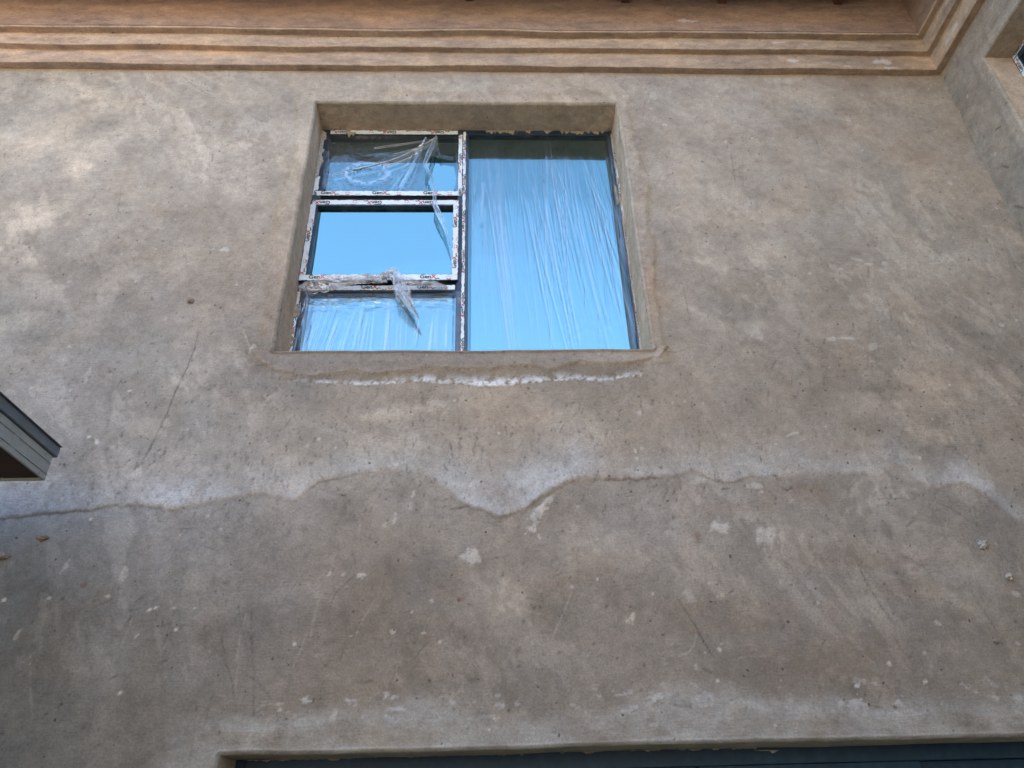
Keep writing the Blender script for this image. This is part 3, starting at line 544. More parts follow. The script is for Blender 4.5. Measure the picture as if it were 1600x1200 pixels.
SCR = [(0.005, 0.75, [(-1.637, 4.116), (-1.634, 4.006), (-1.651, 3.878), (-1.683, 3.726), (-1.7, 3.595), (-1.724, 3.492), (-1.744, 3.387), (-1.763, 3.328)]), (0.004, 0.6, [(1.82, 2.71), (1.835, 2.637), (1.859, 2.565), (1.883, 2.498), (1.917, 2.423)]), (0.004, 0.75, [(0.903, 2.579), (0.933, 2.516), (0.973, 2.438), (1.001, 2.368), (1.034, 2.297)]), (0.004, 0.6, [(-1.093, 2.545), (-1.069, 2.409), (-1.035, 2.244), (-1.014, 2.087)]), (0.004, 0.4, [(-1.157, 2.555), (-1.091, 2.382), (-1.069, 2.299)]), (0.003, 0.4, [(-1.24, 2.498), (-1.163, 2.301), (-1.117, 2.193), (-1.09, 2.114)]), (0.003, 0.6, [(2.289, 6.165), (2.314, 6.066), (2.326, 5.997), (2.347, 5.754), (2.344, 5.611)]), (0.003, 0.6, [(1.719, 5.646), (1.707, 5.482), (1.697, 5.328)]), (0.003, 0.5, [(1.577, 5.658), (1.641, 5.506), (1.672, 5.432)]), (0.003, 0.6, [(1.226, 6.27), (1.164, 6.105), (1.134, 5.933)]), (0.003, 0.5, [(1.533, 6.004), (1.51, 5.922)]), (0.003, 0.45, [(-1.576, 5.438), (-1.552, 5.232)]), (0.003, 0.5, [(-2.347, 5.259), (-2.324, 5.117), (-2.31, 4.996)]), (0.003, 0.5, [(-2.435, 5.587), (-2.39, 5.575), (-2.347, 5.569)]), (0.003, 0.6, [(-3.244, 6.267), (-3.231, 6.183)]), (0.003, 0.5, [(-2.276, 5.05), (-2.227, 5.045)]), (0.005, 0.7, [(-1.826, 5.59), (-1.817, 5.516)]), (0.005, 0.8, [(-1.835, 5.455), (-1.833, 5.419)]), (0.003, 0.5, [(2.437, 4.4), (2.44, 4.302), (2.424, 4.183)]), (0.003, 0.6, [(2.502, 4.145), (2.493, 4.067), (2.492, 3.976)]), (0.003, 0.45, [(2.926, 4.309), (2.936, 4.228), (2.942, 4.133), (2.931, 4.041)]), (0.003, 0.4, [(2.311, 4.526), (2.307, 4.435)]), (0.003, 0.5, [(3.411, 5.038), (3.435, 4.964)]), (0.003, 0.55, [(2.295, 3.044), (2.367, 3.008), (2.419, 2.966), (2.48, 2.91)]), (0.003, 0.4, [(2.022, 3.055), (2.112, 3.054), (2.211, 3.046)]), (0.004, 0.6, [(-0.843, 3.149), (-0.776, 3.123), (-0.727, 3.112)]), (0.006, 0.8, [(-0.737, 3.112), (-0.714, 3.108)]), (0.005, 0.7, [(-0.258, 3.085), (-0.226, 3.074), (-0.194, 3.084)]), (0.006, 0.8, [(-0.176, 3.028), (-0.128, 3.035), (-0.08, 3.044)]), (0.005, 0.8, [(-0.424, 3.431), (-0.421, 3.386)]), (0.005, 0.8, [(-0.383, 3.423), (-0.381, 3.378)]), (0.005, 0.7, [(-0.186, 3.405), (-0.179, 3.368), (-0.168, 3.312)]), (0.004, 0.6, [(-0.014, 3.366), (-0.024, 3.255)]), (0.004, 0.5, [(-0.048, 3.404), (-0.058, 3.322)]), (0.004, 0.6, [(0.107, 3.498), (0.116, 3.44)]), (0.004, 0.7, [(-0.811, 3.338), (-0.805, 3.316)]), (0.004, 0.8, [(-0.803, 3.291), (-0.8, 3.258)]), (0.004, 0.7, [(-0.965, 3.296), (-0.962, 3.275)]), (0.004, 0.6, [(-0.963, 3.445), (-0.963, 3.422)]), (0.004, 0.6, [(0.241, 3.4), (0.245, 3.344)]), (0.004, 0.6, [(0.21, 3.307), (0.195, 3.252)]), (0.003, 0.4, [(0.187, 3.326), (0.175, 3.234)]), (0.004, 0.5, [(0.732, 3.589), (0.728, 3.55)]), (0.003, 0.4, [(-0.647, 2.401), (-0.662, 2.318)]), (0.004, 0.5, [(-0.734, 2.547), (-0.712, 2.621), (-0.657, 2.681), (-0.614, 2.711)]), (0.004, 0.5, [(-0.334, 2.297), (-0.31, 2.344), (-0.276, 2.385)]), (0.004, 0.5, [(1.369, 2.404), (1.398, 2.442)]), (0.004, 0.4, [(-0.654, 2.821), (-0.611, 2.68)]), (0.005, 0.5, [(0.179, 2.59), (0.269, 2.558)]), (0.004, 0.5, [(0.229, 2.616), (0.269, 2.573)]), (0.004, 0.5, [(0.351, 2.512), (0.361, 2.491)]), (0.006, 0.7, [(0.981, 2.245), (1.013, 2.228)]), (0.004, 0.5, [(0.73, 2.111), (0.751, 2.095)]), (0.004, 0.5, [(0.822, 2.096), (0.87, 2.087)]), (0.005, 0.6, [(1.159, 2.584), (1.177, 2.596)]), (0.003, 0.5, [(-1.496, 2.474), (-1.447, 2.488), (-1.42, 2.496)]), (0.003, 0.5, [(-2.011, 2.238), (-1.981, 2.222)]), (0.003, 0.4, [(-1.198, 2.96), (-1.154, 2.973)]), (0.003, 0.4, [(-1.538, 2.949), (-1.444, 2.944)]), (0.003, 0.5, [(-1.864, 2.807), (-1.828, 2.784), (-1.798, 2.762)]), (0.003, 0.5, [(-1.381, 2.859), (-1.332, 2.839), (-1.284, 2.825)]), (0.004, 0.5, [(-1.659, 2.552), (-1.615, 2.554)]), (0.005, 0.6, [(-1.456, 2.318), (-1.43, 2.328)]), (0.004, 0.5, [(1.873, 3.103), (1.917, 3.139)]), (0.006, 0.75, [(1.53, 3.119), (1.554, 3.104), (1.584, 3.118)]), (0.006, 0.7, [(1.203, 3.102), (1.223, 3.123), (1.256, 3.123)]), (0.003, 0.5, [(1.653, 3.124), (1.669, 3.135)]), (0.003, 0.4, [(1.57, 2.357), (1.526, 2.301)]), (0.004, 0.5, [(-2.55, 4.035), (-2.56, 4.0)]), (0.004, 0.6, [(-2.217, 4.015), (-2.222, 3.981)]), (0.005, 0.6, [(-1.886, 4.039), (-1.86, 4.047)]), (0.006, 0.55, [(-1.674, 3.506), (-1.649, 3.514), (-1.624, 3.521)]), (0.004, 0.6, [(-1.558, 3.528), (-1.546, 3.535)]), (0.003, 0.5, [(-1.426, 3.691), (-1.385, 3.695)]), (0.003, 0.5, [(-1.366, 3.683), (-1.344, 3.715)]), (0.005, 0.5, [(-1.923, 3.728), (-1.917, 3.688)]), (0.005, 0.6, [(-1.851, 3.728), (-1.839, 3.704)]), (0.004, 0.5, [(-2.215, 3.543), (-2.209, 3.512)]), (0.003, 0.4, [(-2.312, 3.66), (-2.287, 3.692)]), (0.004, 0.5, [(-2.0, 3.56), (-1.994, 3.51)]), (0.003, 0.35, [(1.572, 5.239), (1.585, 5.065)]), (0.003, 0.45, [(-1.106, 3.668), (-1.071, 3.608)]), (0.003, 0.35, [(1.198, 4.58), (1.208, 4.43), (1.211, 4.19)]), (0.003, 0.35, [(1.349, 2.599), (1.396, 2.389)]), (0.003, 0.3, [(0.987, 2.667), (1.171, 2.481)]), (0.003, 0.3, [(1.42, 2.787), (1.62, 2.688)]), (0.003, 0.4, [(2.113, 2.346), (2.114, 2.261)]), (0.004, 0.4, [(2.313, 2.66), (2.397, 2.37)]), (0.003, 0.35, [(-0.631, 2.918), (-0.532, 2.852)]), (0.003, 0.3, [(-0.886, 2.7), (-0.981, 2.522)]), (0.003, 0.35, [(-1.442, 2.56), (-1.472, 2.362)]), (0.003, 0.4, [(-1.209, 2.169), (-1.222, 2.017)]), (0.003, 0.35, [(-0.119, 2.119), (-0.006, 2.111)]), (0.005, 0.45, [(1.206, 3.221), (1.207, 3.184)])]
LSCR = [(0.005, 0.6, [(-0.784, 3.767), (-0.801, 3.718), (-0.811, 3.677)]), (0.004, 0.45, [(3.278, 5.707), (3.271, 5.551), (3.272, 5.394)]), (0.004, 0.35, [(3.201, 5.066), (3.195, 4.952)]), (0.003, 0.3, [(2.51, 6.386), (2.475, 6.224)]), (0.004, 0.4, [(-2.291, 5.37), (-2.209, 5.37)]), (0.004, 0.4, [(-2.317, 4.942), (-2.249, 4.936)]), (0.005, 0.35, [(-0.785, 2.607), (-0.801, 2.49), (-0.806, 2.404)]), (0.005, 0.35, [(-0.824, 2.433), (-0.865, 2.294)]), (0.004, 0.3, [(-1.633, 2.505), (-1.649, 2.393)]), (0.004, 0.3, [(1.68, 3.001), (1.585, 3.02)]), (0.005, 0.25, [(1.94, 4.233), (2.058, 4.162)]), (0.004, 0.3, [(1.732, 3.744), (1.909, 3.577)]), (0.004, 0.35, [(1.213, 3.466), (1.435, 3.348)]), (0.003, 0.3, [(-0.515, 2.602), (-0.593, 2.457)]), (0.005, 0.3, [(-1.114, 2.525), (-1.124, 2.355), (-1.104, 2.166)]), (0.005, 0.3, [(1.576, 3.055), (1.517, 3.014)]), (0.004, 0.4, [(1.077, 2.681), (1.106, 2.634), (1.145, 2.587)]), (0.003, 0.35, [(-0.345, 2.849), (-0.126, 2.835)]), (0.003, 0.3, [(-0.209, 2.392), (-0.005, 2.25)]), (0.006, 0.3, [(1.782, 2.701), (2.018, 2.634)])]

def front_paint(col, h, xs, zs, S, Z):
    scar = np.array(SCAR); sx, sz = scar[:, 0], scar[:, 1]
    o = np.argsort(sx); zl = np.interp(S, sx[o], sz[o]).astype(np.float32)
    zl = zl + .034 * fbm(S * 8, S * 0 + 3, 401, 5, .65) + .030 * fbm(S * 14, Z * 14, 402, 4, .65)
    above = Z - zl
    # darker, colder lower coat below the joint; shade at foot and left painted in
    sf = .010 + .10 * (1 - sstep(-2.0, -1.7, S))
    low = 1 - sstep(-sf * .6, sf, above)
    foot_shade = np.clip((2.9 - Z) / 1.0, 0, 1)  # yard shade painted in, growing towards the ground
    tone = (1 - low * (.16 + .07 * sstep(0, .5, -above)) - .13 * sstep(5.2, 4.0, Z) * (1 - low) - .17 * foot_shade - .26 * np.clip((-1.2 - S) / 1.4, 0, 1) * np.clip((3.1 - Z) / .7, 0, 1))[..., None] * (1 - low[..., None] * np.array([.05, .015, -.03]))
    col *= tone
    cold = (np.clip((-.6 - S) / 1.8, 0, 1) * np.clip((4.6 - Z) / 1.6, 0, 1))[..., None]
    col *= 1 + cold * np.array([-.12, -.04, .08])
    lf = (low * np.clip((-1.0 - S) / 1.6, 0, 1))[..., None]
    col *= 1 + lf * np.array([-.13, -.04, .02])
    # the edge of the upper coat stands proud by a few mm, unevenly
    strong = np.clip(-.45 + 1.9 * (vnoise(S * 2.3 + 40, Z * 0 + 40, 403)), .0, 1.1)
    h -= .008 * strong * sstep(-.016, .016, above) * np.exp(-np.clip(above, 0, 9) / .22)
    crack = np.exp(-(above / .006) ** 2) * strong * sstep(.45, .62, vnoise(S * 4 + 40, Z * 0 + 44, 404))
    col *= (1 - .45 * crack)[..., None]
    h += .003 * crack
    # pitted, scraped band above the joint
    band = sstep(-.1, .15, above) * (1 - sstep(.35, .75, above)) * sstep(-3.6, -1.8, S) * (1 - .6 * sstep(.8, 1.6, S))
    pn = fbm(S * 34, Z * 16, 405, 3, .6)
    pit = sstep(.21, .32, pn) * band * .7
    col *= (1 - .38 * pit)[..., None]
    h += .003 * pit
    # salt bloom above the joint
    amt = 1.25 * (np.interp(S, [-3.6, -2.62, -2.5, -2.1, -1.75, -1.5, -1.3, -1.0, -.85, -.5, -.2, 0, .35, .5, .7, 1.2, 1.35, 1.6, 1.75, 2.1, 2.3, 2.6, 2.75, 2.95, 3.2, 3.5],
                     [.2, .8, .85, .5, .75, .85, .6, .7, .45, .5, .85, .95, .95, .75, .55, .42, .7, .75, .42, .40, .7, .75, .35, .8, .75, .4]))
    hgt = 1.15 * np.interp(S, [-3.6, -2.6, -2.4, -1.8, -1.3, -1.0, -.8, -.2, .0, .3, .6, .9, 1.3, 1.6, 2.2, 3, 3.5], [.15, .25, .14, .14, .13, .13, .09, .16, .22, .22, .15, .09, .13, .15, .12, .15, .14])
    ef = sstep(-sf * .8, .03 + sf, above) * np.exp(-(np.clip(above, 0, 9) / hgt) ** 2.2)
    ef *= amt * np.clip(.75 + 1.5 * fbm(S * 5, Z * 7, 406, 4, .6), 0, 1.2)
    ef *= np.clip(.92 + .9 * fbm(S * 50, Z * 50, 407, 2), 0, 1)
    e3 = np.clip(ef, 0, .9)[..., None]
    col[:] = col * (1 - e3 * .78) + lincol(.50, .525, .545) * e3 * .78
    # the thicker plaster round the window and below its sill
    sl = np.array(SILL); zs_ = np.interp(S, sl[:, 0], sl[:, 1]).astype(np.float32)
    zs_ = zs_ + .030 * fbm(S * 7, S * 0 + 8, 410, 4, .6) + .035 * fbm(S * 18, Z * 18, 409, 4, .65)
    a, b, c, d = OPEN_UP
    side = np.maximum(np.maximum(a - S, S - b), 0)
    inx = (S > sl[0, 0]) & (S < sl[-1, 0])
    below = Z - zs_
    sill_m = sstep(-.006, .010, below) * (Z < c + .01) * sstep(a - .16, a - .12, S) * (1 - sstep(b + .08, b + .13, S))
    h -= .010 * sill_m
    lip = np.exp(-((below - .012) / .014) ** 2) * inx * np.clip(.4 + 1.6 * vnoise(S * 3 + 30, S * 0 + 30, 411), 0, 1)
    col[:] = col * (1 - (.55 * lip)[..., None]) + lincol(.46, .38, .28) * (.55 * lip)[..., None]
    smooth = (sill_m * .7)[..., None]
    flat = lincol(.235, .205, .172)[None, None, :] * (1 + .3 * fbm(S * 1.6, Z * 9, 412, 4, .6))[..., None]
    warm = (1 + .35 * sstep(.2, .9, S) * (1 + 2 * fbm(S * 2, Z * 4, 413, 3)))[..., None]
    col[:] = col * (1 - smooth) + flat * smooth * warm
    # damp brown band between sill lip and the salt line, then the salt crust itself
    ef2 = np.array(EFF); ze = np.interp(S, ef2[:, 0], ef2[:, 1]).astype(np.float32) + .015 * fbm(S * 8, S * 0 + 5, 414, 3)
    ine = sstep(ef2[0, 0] - .15, ef2[0, 0] + .05, S) * (1 - sstep(ef2[-1, 0] - .02, ef2[-1, 0] + .03, S))
    damp = (Z > ze) * (below < -.004) * ine
    col *= (1 - .30 * damp)[..., None] * np.where(damp[..., None] > 0, np.array([1.02, .98, .9]), 1)
    dz = Z - ze
    am2 = np.interp(S, [-1.0, -.8, -.5, -.42, -.38, -.2, .0, .3, .6, .8, .96, 1.0], [.35, .6, .9, .15, .9, .55, 1, .85, .75, .55, 1, .3])
    width = np.interp(S, [-1, -.4, 0, .3, .6, .96], [.018, .036, .052, .046, .028, .038])
    cr = sstep(-.004, .006, dz) * np.exp(-(np.clip(dz, 0, 1) / width) ** 2) * ine * am2
    cr *= np.clip(.75 + 4.5 * fbm(S * 34, Z * 34, 415, 4, .75), 0, 1.3)
    cr = np.clip(cr, 0, 1)
    col[:] = col * (1 - cr[..., None]) + lincol(.66, .68, .69) * cr[..., None]
    h -= .005 * cr
    # wavering margin of fresher plaster beside the jambs and over the head
    o_ = np.maximum(side, np.maximum(Z - d, 0))
    mw = .10 + .16 * fbm(S * 2.6, Z * 2.6, 416, 4, .6)
    marg = (1 - sstep(mw - .012, mw + .012, o_)) * (Z > c - .1) * (o_ > 0)
    ringe = np.exp(-((o_ - mw) / .030) ** 2) * (Z > c - .1) * (Z < d + .3)
    col *= (1 + marg * .10)[..., None]
    ringe = ringe * np.clip(.3 + 2.4 * fbm(S * 3.5, Z * 3.5, 423, 3), 0, 1)
    col *= (1 - .12 * ringe)[..., None] * (1 + ringe[..., None] * np.array([.05, 0, -.14]))
    h -= .005 * marg
    # raised, pale hem over the opening of the ground floor
    a2, b2, c2, d2 = OPEN_LO
    top = Z - d2
    hem = (1 - sstep(.10, .22, top + .10 * fbm(S * 2, Z * 2, 417, 4, .6) * 2)) * sstep(a2 - .35, a2 - .02, S + .1 * fbm(S * 4, Z * 4, 418, 3))
    hn = np.clip(.6 + 1.5 * fbm(S * 6, Z * 12, 419, 4, .65), 0, 1.1)
    hm = np.clip(hem * hn * .72, 0, .85)[..., None]
    col[:] = col * (1 - hm) + lincol(.385, .395, .385) * hm
    fl = sstep(.16, .26, fbm(S * 18, Z * 30, 420, 3, .65)) * np.exp(-((top - .19) / .07) ** 2) * sstep(a2, a2 + .3, S) * np.clip(.3 + 1.3 * vnoise(S * 1.7 + 40, Z * 0 + 40, 421), 0, 1)
    col[:] = col * (1 - fl[..., None] * .8) + lincol(.46, .47, .47) * fl[..., None] * .8
    h -= .006 * hem * sstep(-.2, 0, top)
    # browner line under the cornice
    un = np.exp(-((ZC - Z) / .05) ** 2) * np.clip(.5 + 2 * fbm(S * 3, Z * 6, 422, 3), 0, 1)
    col[:] = col * (1 - .5 * un[..., None]) + lincol(.34, .24, .15) * .5 * un[..., None]
    # warm bounce light painted into the colour at the upper left
    wl = np.clip((.2 - S) / 3.2, 0, 1) * np.clip((Z - 4.2) / 2.0, 0, 1)
    col *= 1 + wl[..., None] * np.array([.06, .03, -.02])
    # hand-placed marks; LIGHT also paints in dappled bounce light at upper left
    k = 0
    for (x, z, rx, rz, an, am) in LIGHT:
        k += 1; paint_blob(col, h, xs, zs, x, z, rx * 1.15, rz * 1.15, an, am, None, -.0015, .75, .9, k, mul=lincol(1.58, 1.56, 1.52))
    for (x, z, rx, rz, an, am) in BROWN:
        k += 1; paint_blob(col, h, xs, zs, x, z, rx, rz, an, min(1, am * (1.25 if z < 3.2 else 1)), None, 0, .8, .95, k, mul=lincol(.89, .78, .71))
    for (x, z, rx, rz, an, am) in DARK:
        k += 1; paint_blob(col, h, xs, zs, x, z, rx, rz, an, am * .9, None, .003, .7, .9, k, mul=lincol(.58, .58, .58))
    # random small things: pits, flecks, scrapes
    r = np.random.RandomState(5)
    for i in range(1900):
        x = r.uniform(-3.6, 3.45); z = r.uniform(1.98, 6.45)
        if r.rand() < .35: z = r.uniform(3.0, 4.0)
        paint_line(col, h, xs, zs, r.uniform(.003, .0065), r.uniform(.3, .9), [(x, z), (x + r.normal(0, .003), z + r.normal(0, .004))], depth=.003)
    for i in range(620):
        x = r.uniform(-3.6, 3.45); z = r.uniform(1.98, 6.45)
        if r.rand() < .45: z = 3.0 + abs(r.normal(0, .5)); x = r.uniform(-3, 1.6)
        a_ = math.radians(90 + r.normal(-8 * x - 6, 16)) if z > 2.9 else math.radians(r.normal(5, 28))
        L_ = r.gamma(2.0, .013)
        paint_line(col, h, xs, zs, r.uniform(.0028, .005), r.uniform(.2, .6), [(x, z), (x + L_ * math.cos(a_) / 2, z + L_ * math.sin(a_) / 2 + r.normal(0, .003)), (x + L_ * math.cos(a_), z + L_ * math.sin(a_))], depth=.002)
    for i in range(230):
        x = r.uniform(-3.6, 3.45); z = r.uniform(1.98, 6.45)
        paint_blob(col, h, xs, zs, x, z, r.uniform(.004, .010), r.uniform(.004, .009), r.uniform(0, 180), r.uniform(.3, .85), lincol(.55, .53, .48), -.001, .5, .7, i % 90)
    for i in range(70):                      # faint long scratches and wisps
        x = r.uniform(-3.6, 3.3); z = r.uniform(2.0, 6.3); a_ = r.uniform(0, math.pi); L_ = r.uniform(.08, .35); cv = r.normal(0, .03)
        p = [(x + L_ * t * math.cos(a_) - cv * math.sin(a_) * 4 * t * (1 - t), z + L_ * t * math.sin(a_) + cv * math.cos(a_) * 4 * t * (1 - t)) for t in np.linspace(0, 1, 7)]
        if i % 2: paint_line(col, h, xs, zs, .0035, r.uniform(.15, .4), p, lincol(.46, .43, .38), -.0008, 430)
        else: paint_line(col, h, xs, zs, .003, r.uniform(.2, .45), p, None, .001, 431)
    for (w_, a_, p) in SCR:
        paint_line(col, h, xs, zs, w_, a_ * .8, p, None, .003, 432)
    for (w_, a_, p) in LSCR:
        paint_line(col, h, xs, zs, w_, a_ * .7, p, lincol(.45, .42, .36), -.001, 433)
    for (x, z, rx, rz, an, am) in WHITE:
        k += 1; paint_blob(col, h, xs, zs, x, z, rx, rz, an, am * .9, lincol(.50, .48, .43), -.003, 1.0, .34, k % 180)
    for (x, z, rx, rz, an, am) in RUST:
        k += 1; paint_blob(col, h, xs, zs, x, z, rx, rz, an, am if rx < .02 and am > .9 else am * .6, lincol(.17, .075, .04), .002, .4, .6, k % 180)

ax_e = ((OPEN_UP[0], -1), (OPEN_UP[1], 1), (OPEN_LO[0], -1), (OPEN_LO[1], 1))
az_e = ((OPEN_UP[2], -1), (OPEN_UP[3], 1), (OPEN_LO[3], 1))
xs = axis(-8.0, XW + .02, -3.75, XW, .0072, .25, ax_e)
zs = axis(0.0, ZC + .03, 1.85, ZC, .0072, .2, az_e)
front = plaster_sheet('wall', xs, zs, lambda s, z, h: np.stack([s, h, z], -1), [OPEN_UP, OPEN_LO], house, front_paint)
front['label'] = 'front wall of grey-brown trowelled plaster with a ragged salt-white joint across it'

# side wall of the wing; s runs from the inner corner towards the viewer
OPEN_W = (.385, 1.9, 4.2, 6.146)
def wing_paint(col, h, xs_, zs_, S, Z):
    col *= np.array([1.0, .97, .93]) * .93
    un = np.exp(-((ZC - Z) / .06) ** 2)
    col[:] = col * (1 - .5 * un[..., None]) + lincol(.30, .21, .13) * .5 * un[..., None]
    cn = np.exp(-(S / .015) ** 2) * np.clip(.4 + vnoise(Z * 5 + 40, Z * 0 + 40, 500), 0, 1)
    col[:] = col * (1 - .4 * cn[..., None]) + lincol(.42, .39, .33) * .4 * cn[..., None]
    a, b, c, d = OPEN_W
    o_ = np.maximum(np.maximum(np.maximum(a - S, S - b), 0), np.maximum(Z - d, 0))
    marg = (1 - sstep(.07, .11, o_ + .05 * fbm(S * 3, Z * 3, 501, 3))) * (o_ > 0)
    col *= (1 + marg * .14)[..., None]
    col *= (1 - .12 * np.exp(-((o_ - .1) / .02) ** 2))[..., None]
    r = np.random.RandomState(15)
    for i in range(160):
        x = r.uniform(0, 1.3); z = r.uniform(4.4, 6.45); a_ = r.uniform(0, 3); L_ = r.gamma(2, .01)
        paint_line(col, h, xs_, zs_, r.uniform(.003, .006), r.uniform(.3, .8), [(x, z), (x + L_ * math.cos(a_), z + L_ * math.sin(a_))], depth=.002)
    for i in range(40):
        x = r.uniform(0, 1.3); z = r.uniform(4.4, 6.45)
        paint_blob(col, h, xs_, zs_, x, z, r.uniform(.004, .012), r.uniform(.004, .01), 0, r.uniform(.3, .8), lincol(.52, .50, .45), 0, .5, .6, i)
    for p in ([(.06, 5.05), (.10, 5.0), (.16, 4.93)], [(.12, 5.35), (.15, 5.31)], [(.2, 5.62), (.24, 5.6)]):
        paint_line(col, h, xs_, zs_, .007, .8, p, None, .003, 432)
ws = axis(0.0, 6.0, 0.0, 1.4, .009, .2, ((OPEN_W[0], -1), (OPEN_W[1], 1)))
wz_ = axis(0.0, ZC + .03, 4.3, ZC, .009, .2, ((OPEN_W[2], -1), (OPEN_W[3], 1)))
wing = plaster_sheet('side_wall', ws, wz_, lambda s, z, h: np.stack([XW + h, -s, z], -1), [OPEN_W], house, wing_paint, seed=9, flip=False, reveal=.24)
wing['label'] = 'side wall of bare plaster turning towards the viewer at the right'

# the hidden shell of the house: end wall, back walls, upper floor, so that daylight does not leak in
s = MB()
s.box(-8.02, -7.75, .05, 7.0, 0, 7.1); s.box(-7.75, 9.5, 6.75, 7.0, 0, 7.1); s.box(9.25, 9.5, -6.0, 6.75, 0, 7.1)
s.box(XW + .002, 9.25, -6.25, -5.98, 0, 7.1)
s.build('rear_wall', M['room'], house)
s = MB(); s.box(-7.74, 9.24, .32, 6.74, 3.0, 3.2); s.box(XW + .3, 9.24, -5.97, .31, 3.0, 3.2)
s.build('upper_floor', M['room'], house)
s = MB(); s.box(-7.74, XW, 4.2, 4.35, .01, 2.99); s.box(-7.74, XW, 4.2, 4.35, 3.21, 7.1); s.box(XW + .28, XW + .4, .33, 4.19, 3.21, 7.0)
s.build('inner_wall', M['room'], house)
s = MB(); s.box(-7.74, 9.24, .29, 6.74, 6.72, 6.84); s.box(XW + .26, 9.24, -5.97, .28, 6.72, 6.84)
s.build('ceiling', M['room'], house)

# ---------------------------------------------------------------- cornice, swept round the inner corner
SPLASH = [(1.55, 6.93, .07, .022), (1.60, 6.925, .03, .014), (2.25, 6.73, .05, .012), (2.45, 6.70, .03, .01), (2.35, 6.57, .06, .014), (3.02, 6.57, .07, .03), (2.75, 6.52, .03, .01), (3.05, 6.50, .05, .015), (3.75, 6.55, .10, .02), (4.05, 6.62, .06, .022), (3.95, 6.73, .05, .02), (2.9, 6.86, .008, .008)]
def round_profile(pts, r=.007):
    out = []
    for i, p in enumerate(pts):
        p = np.array(p, float)
        if i in (0, len(pts) - 1): out.append(p); continue
        a = np.array(pts[i - 1]) - p; b = np.array(pts[i + 1]) - p
        a = a / np.hypot(*a); b = b / np.hypot(*b)
        for t in (0, .25, .5, .75, 1):
            q0 = p + a * r; q1 = p + b * r
            out.append((1 - t) ** 2 * q0 + 2 * t * (1 - t) * p + t * t * q1)
    res = [out[0]]
    for q in out[1:]:
        d = np.hypot(*(q - res[-1])); n = max(1, int(d / .012))
        for k in range(1, n + 1): res.append(res[-1] * 0 + (res[-k] if False else res[-1]) if False else None) if False else None
        base_ = res[-1]
        for k in range(1, n + 1): res.append(base_ + (q - base_) * k / n)
    return np.array(res)

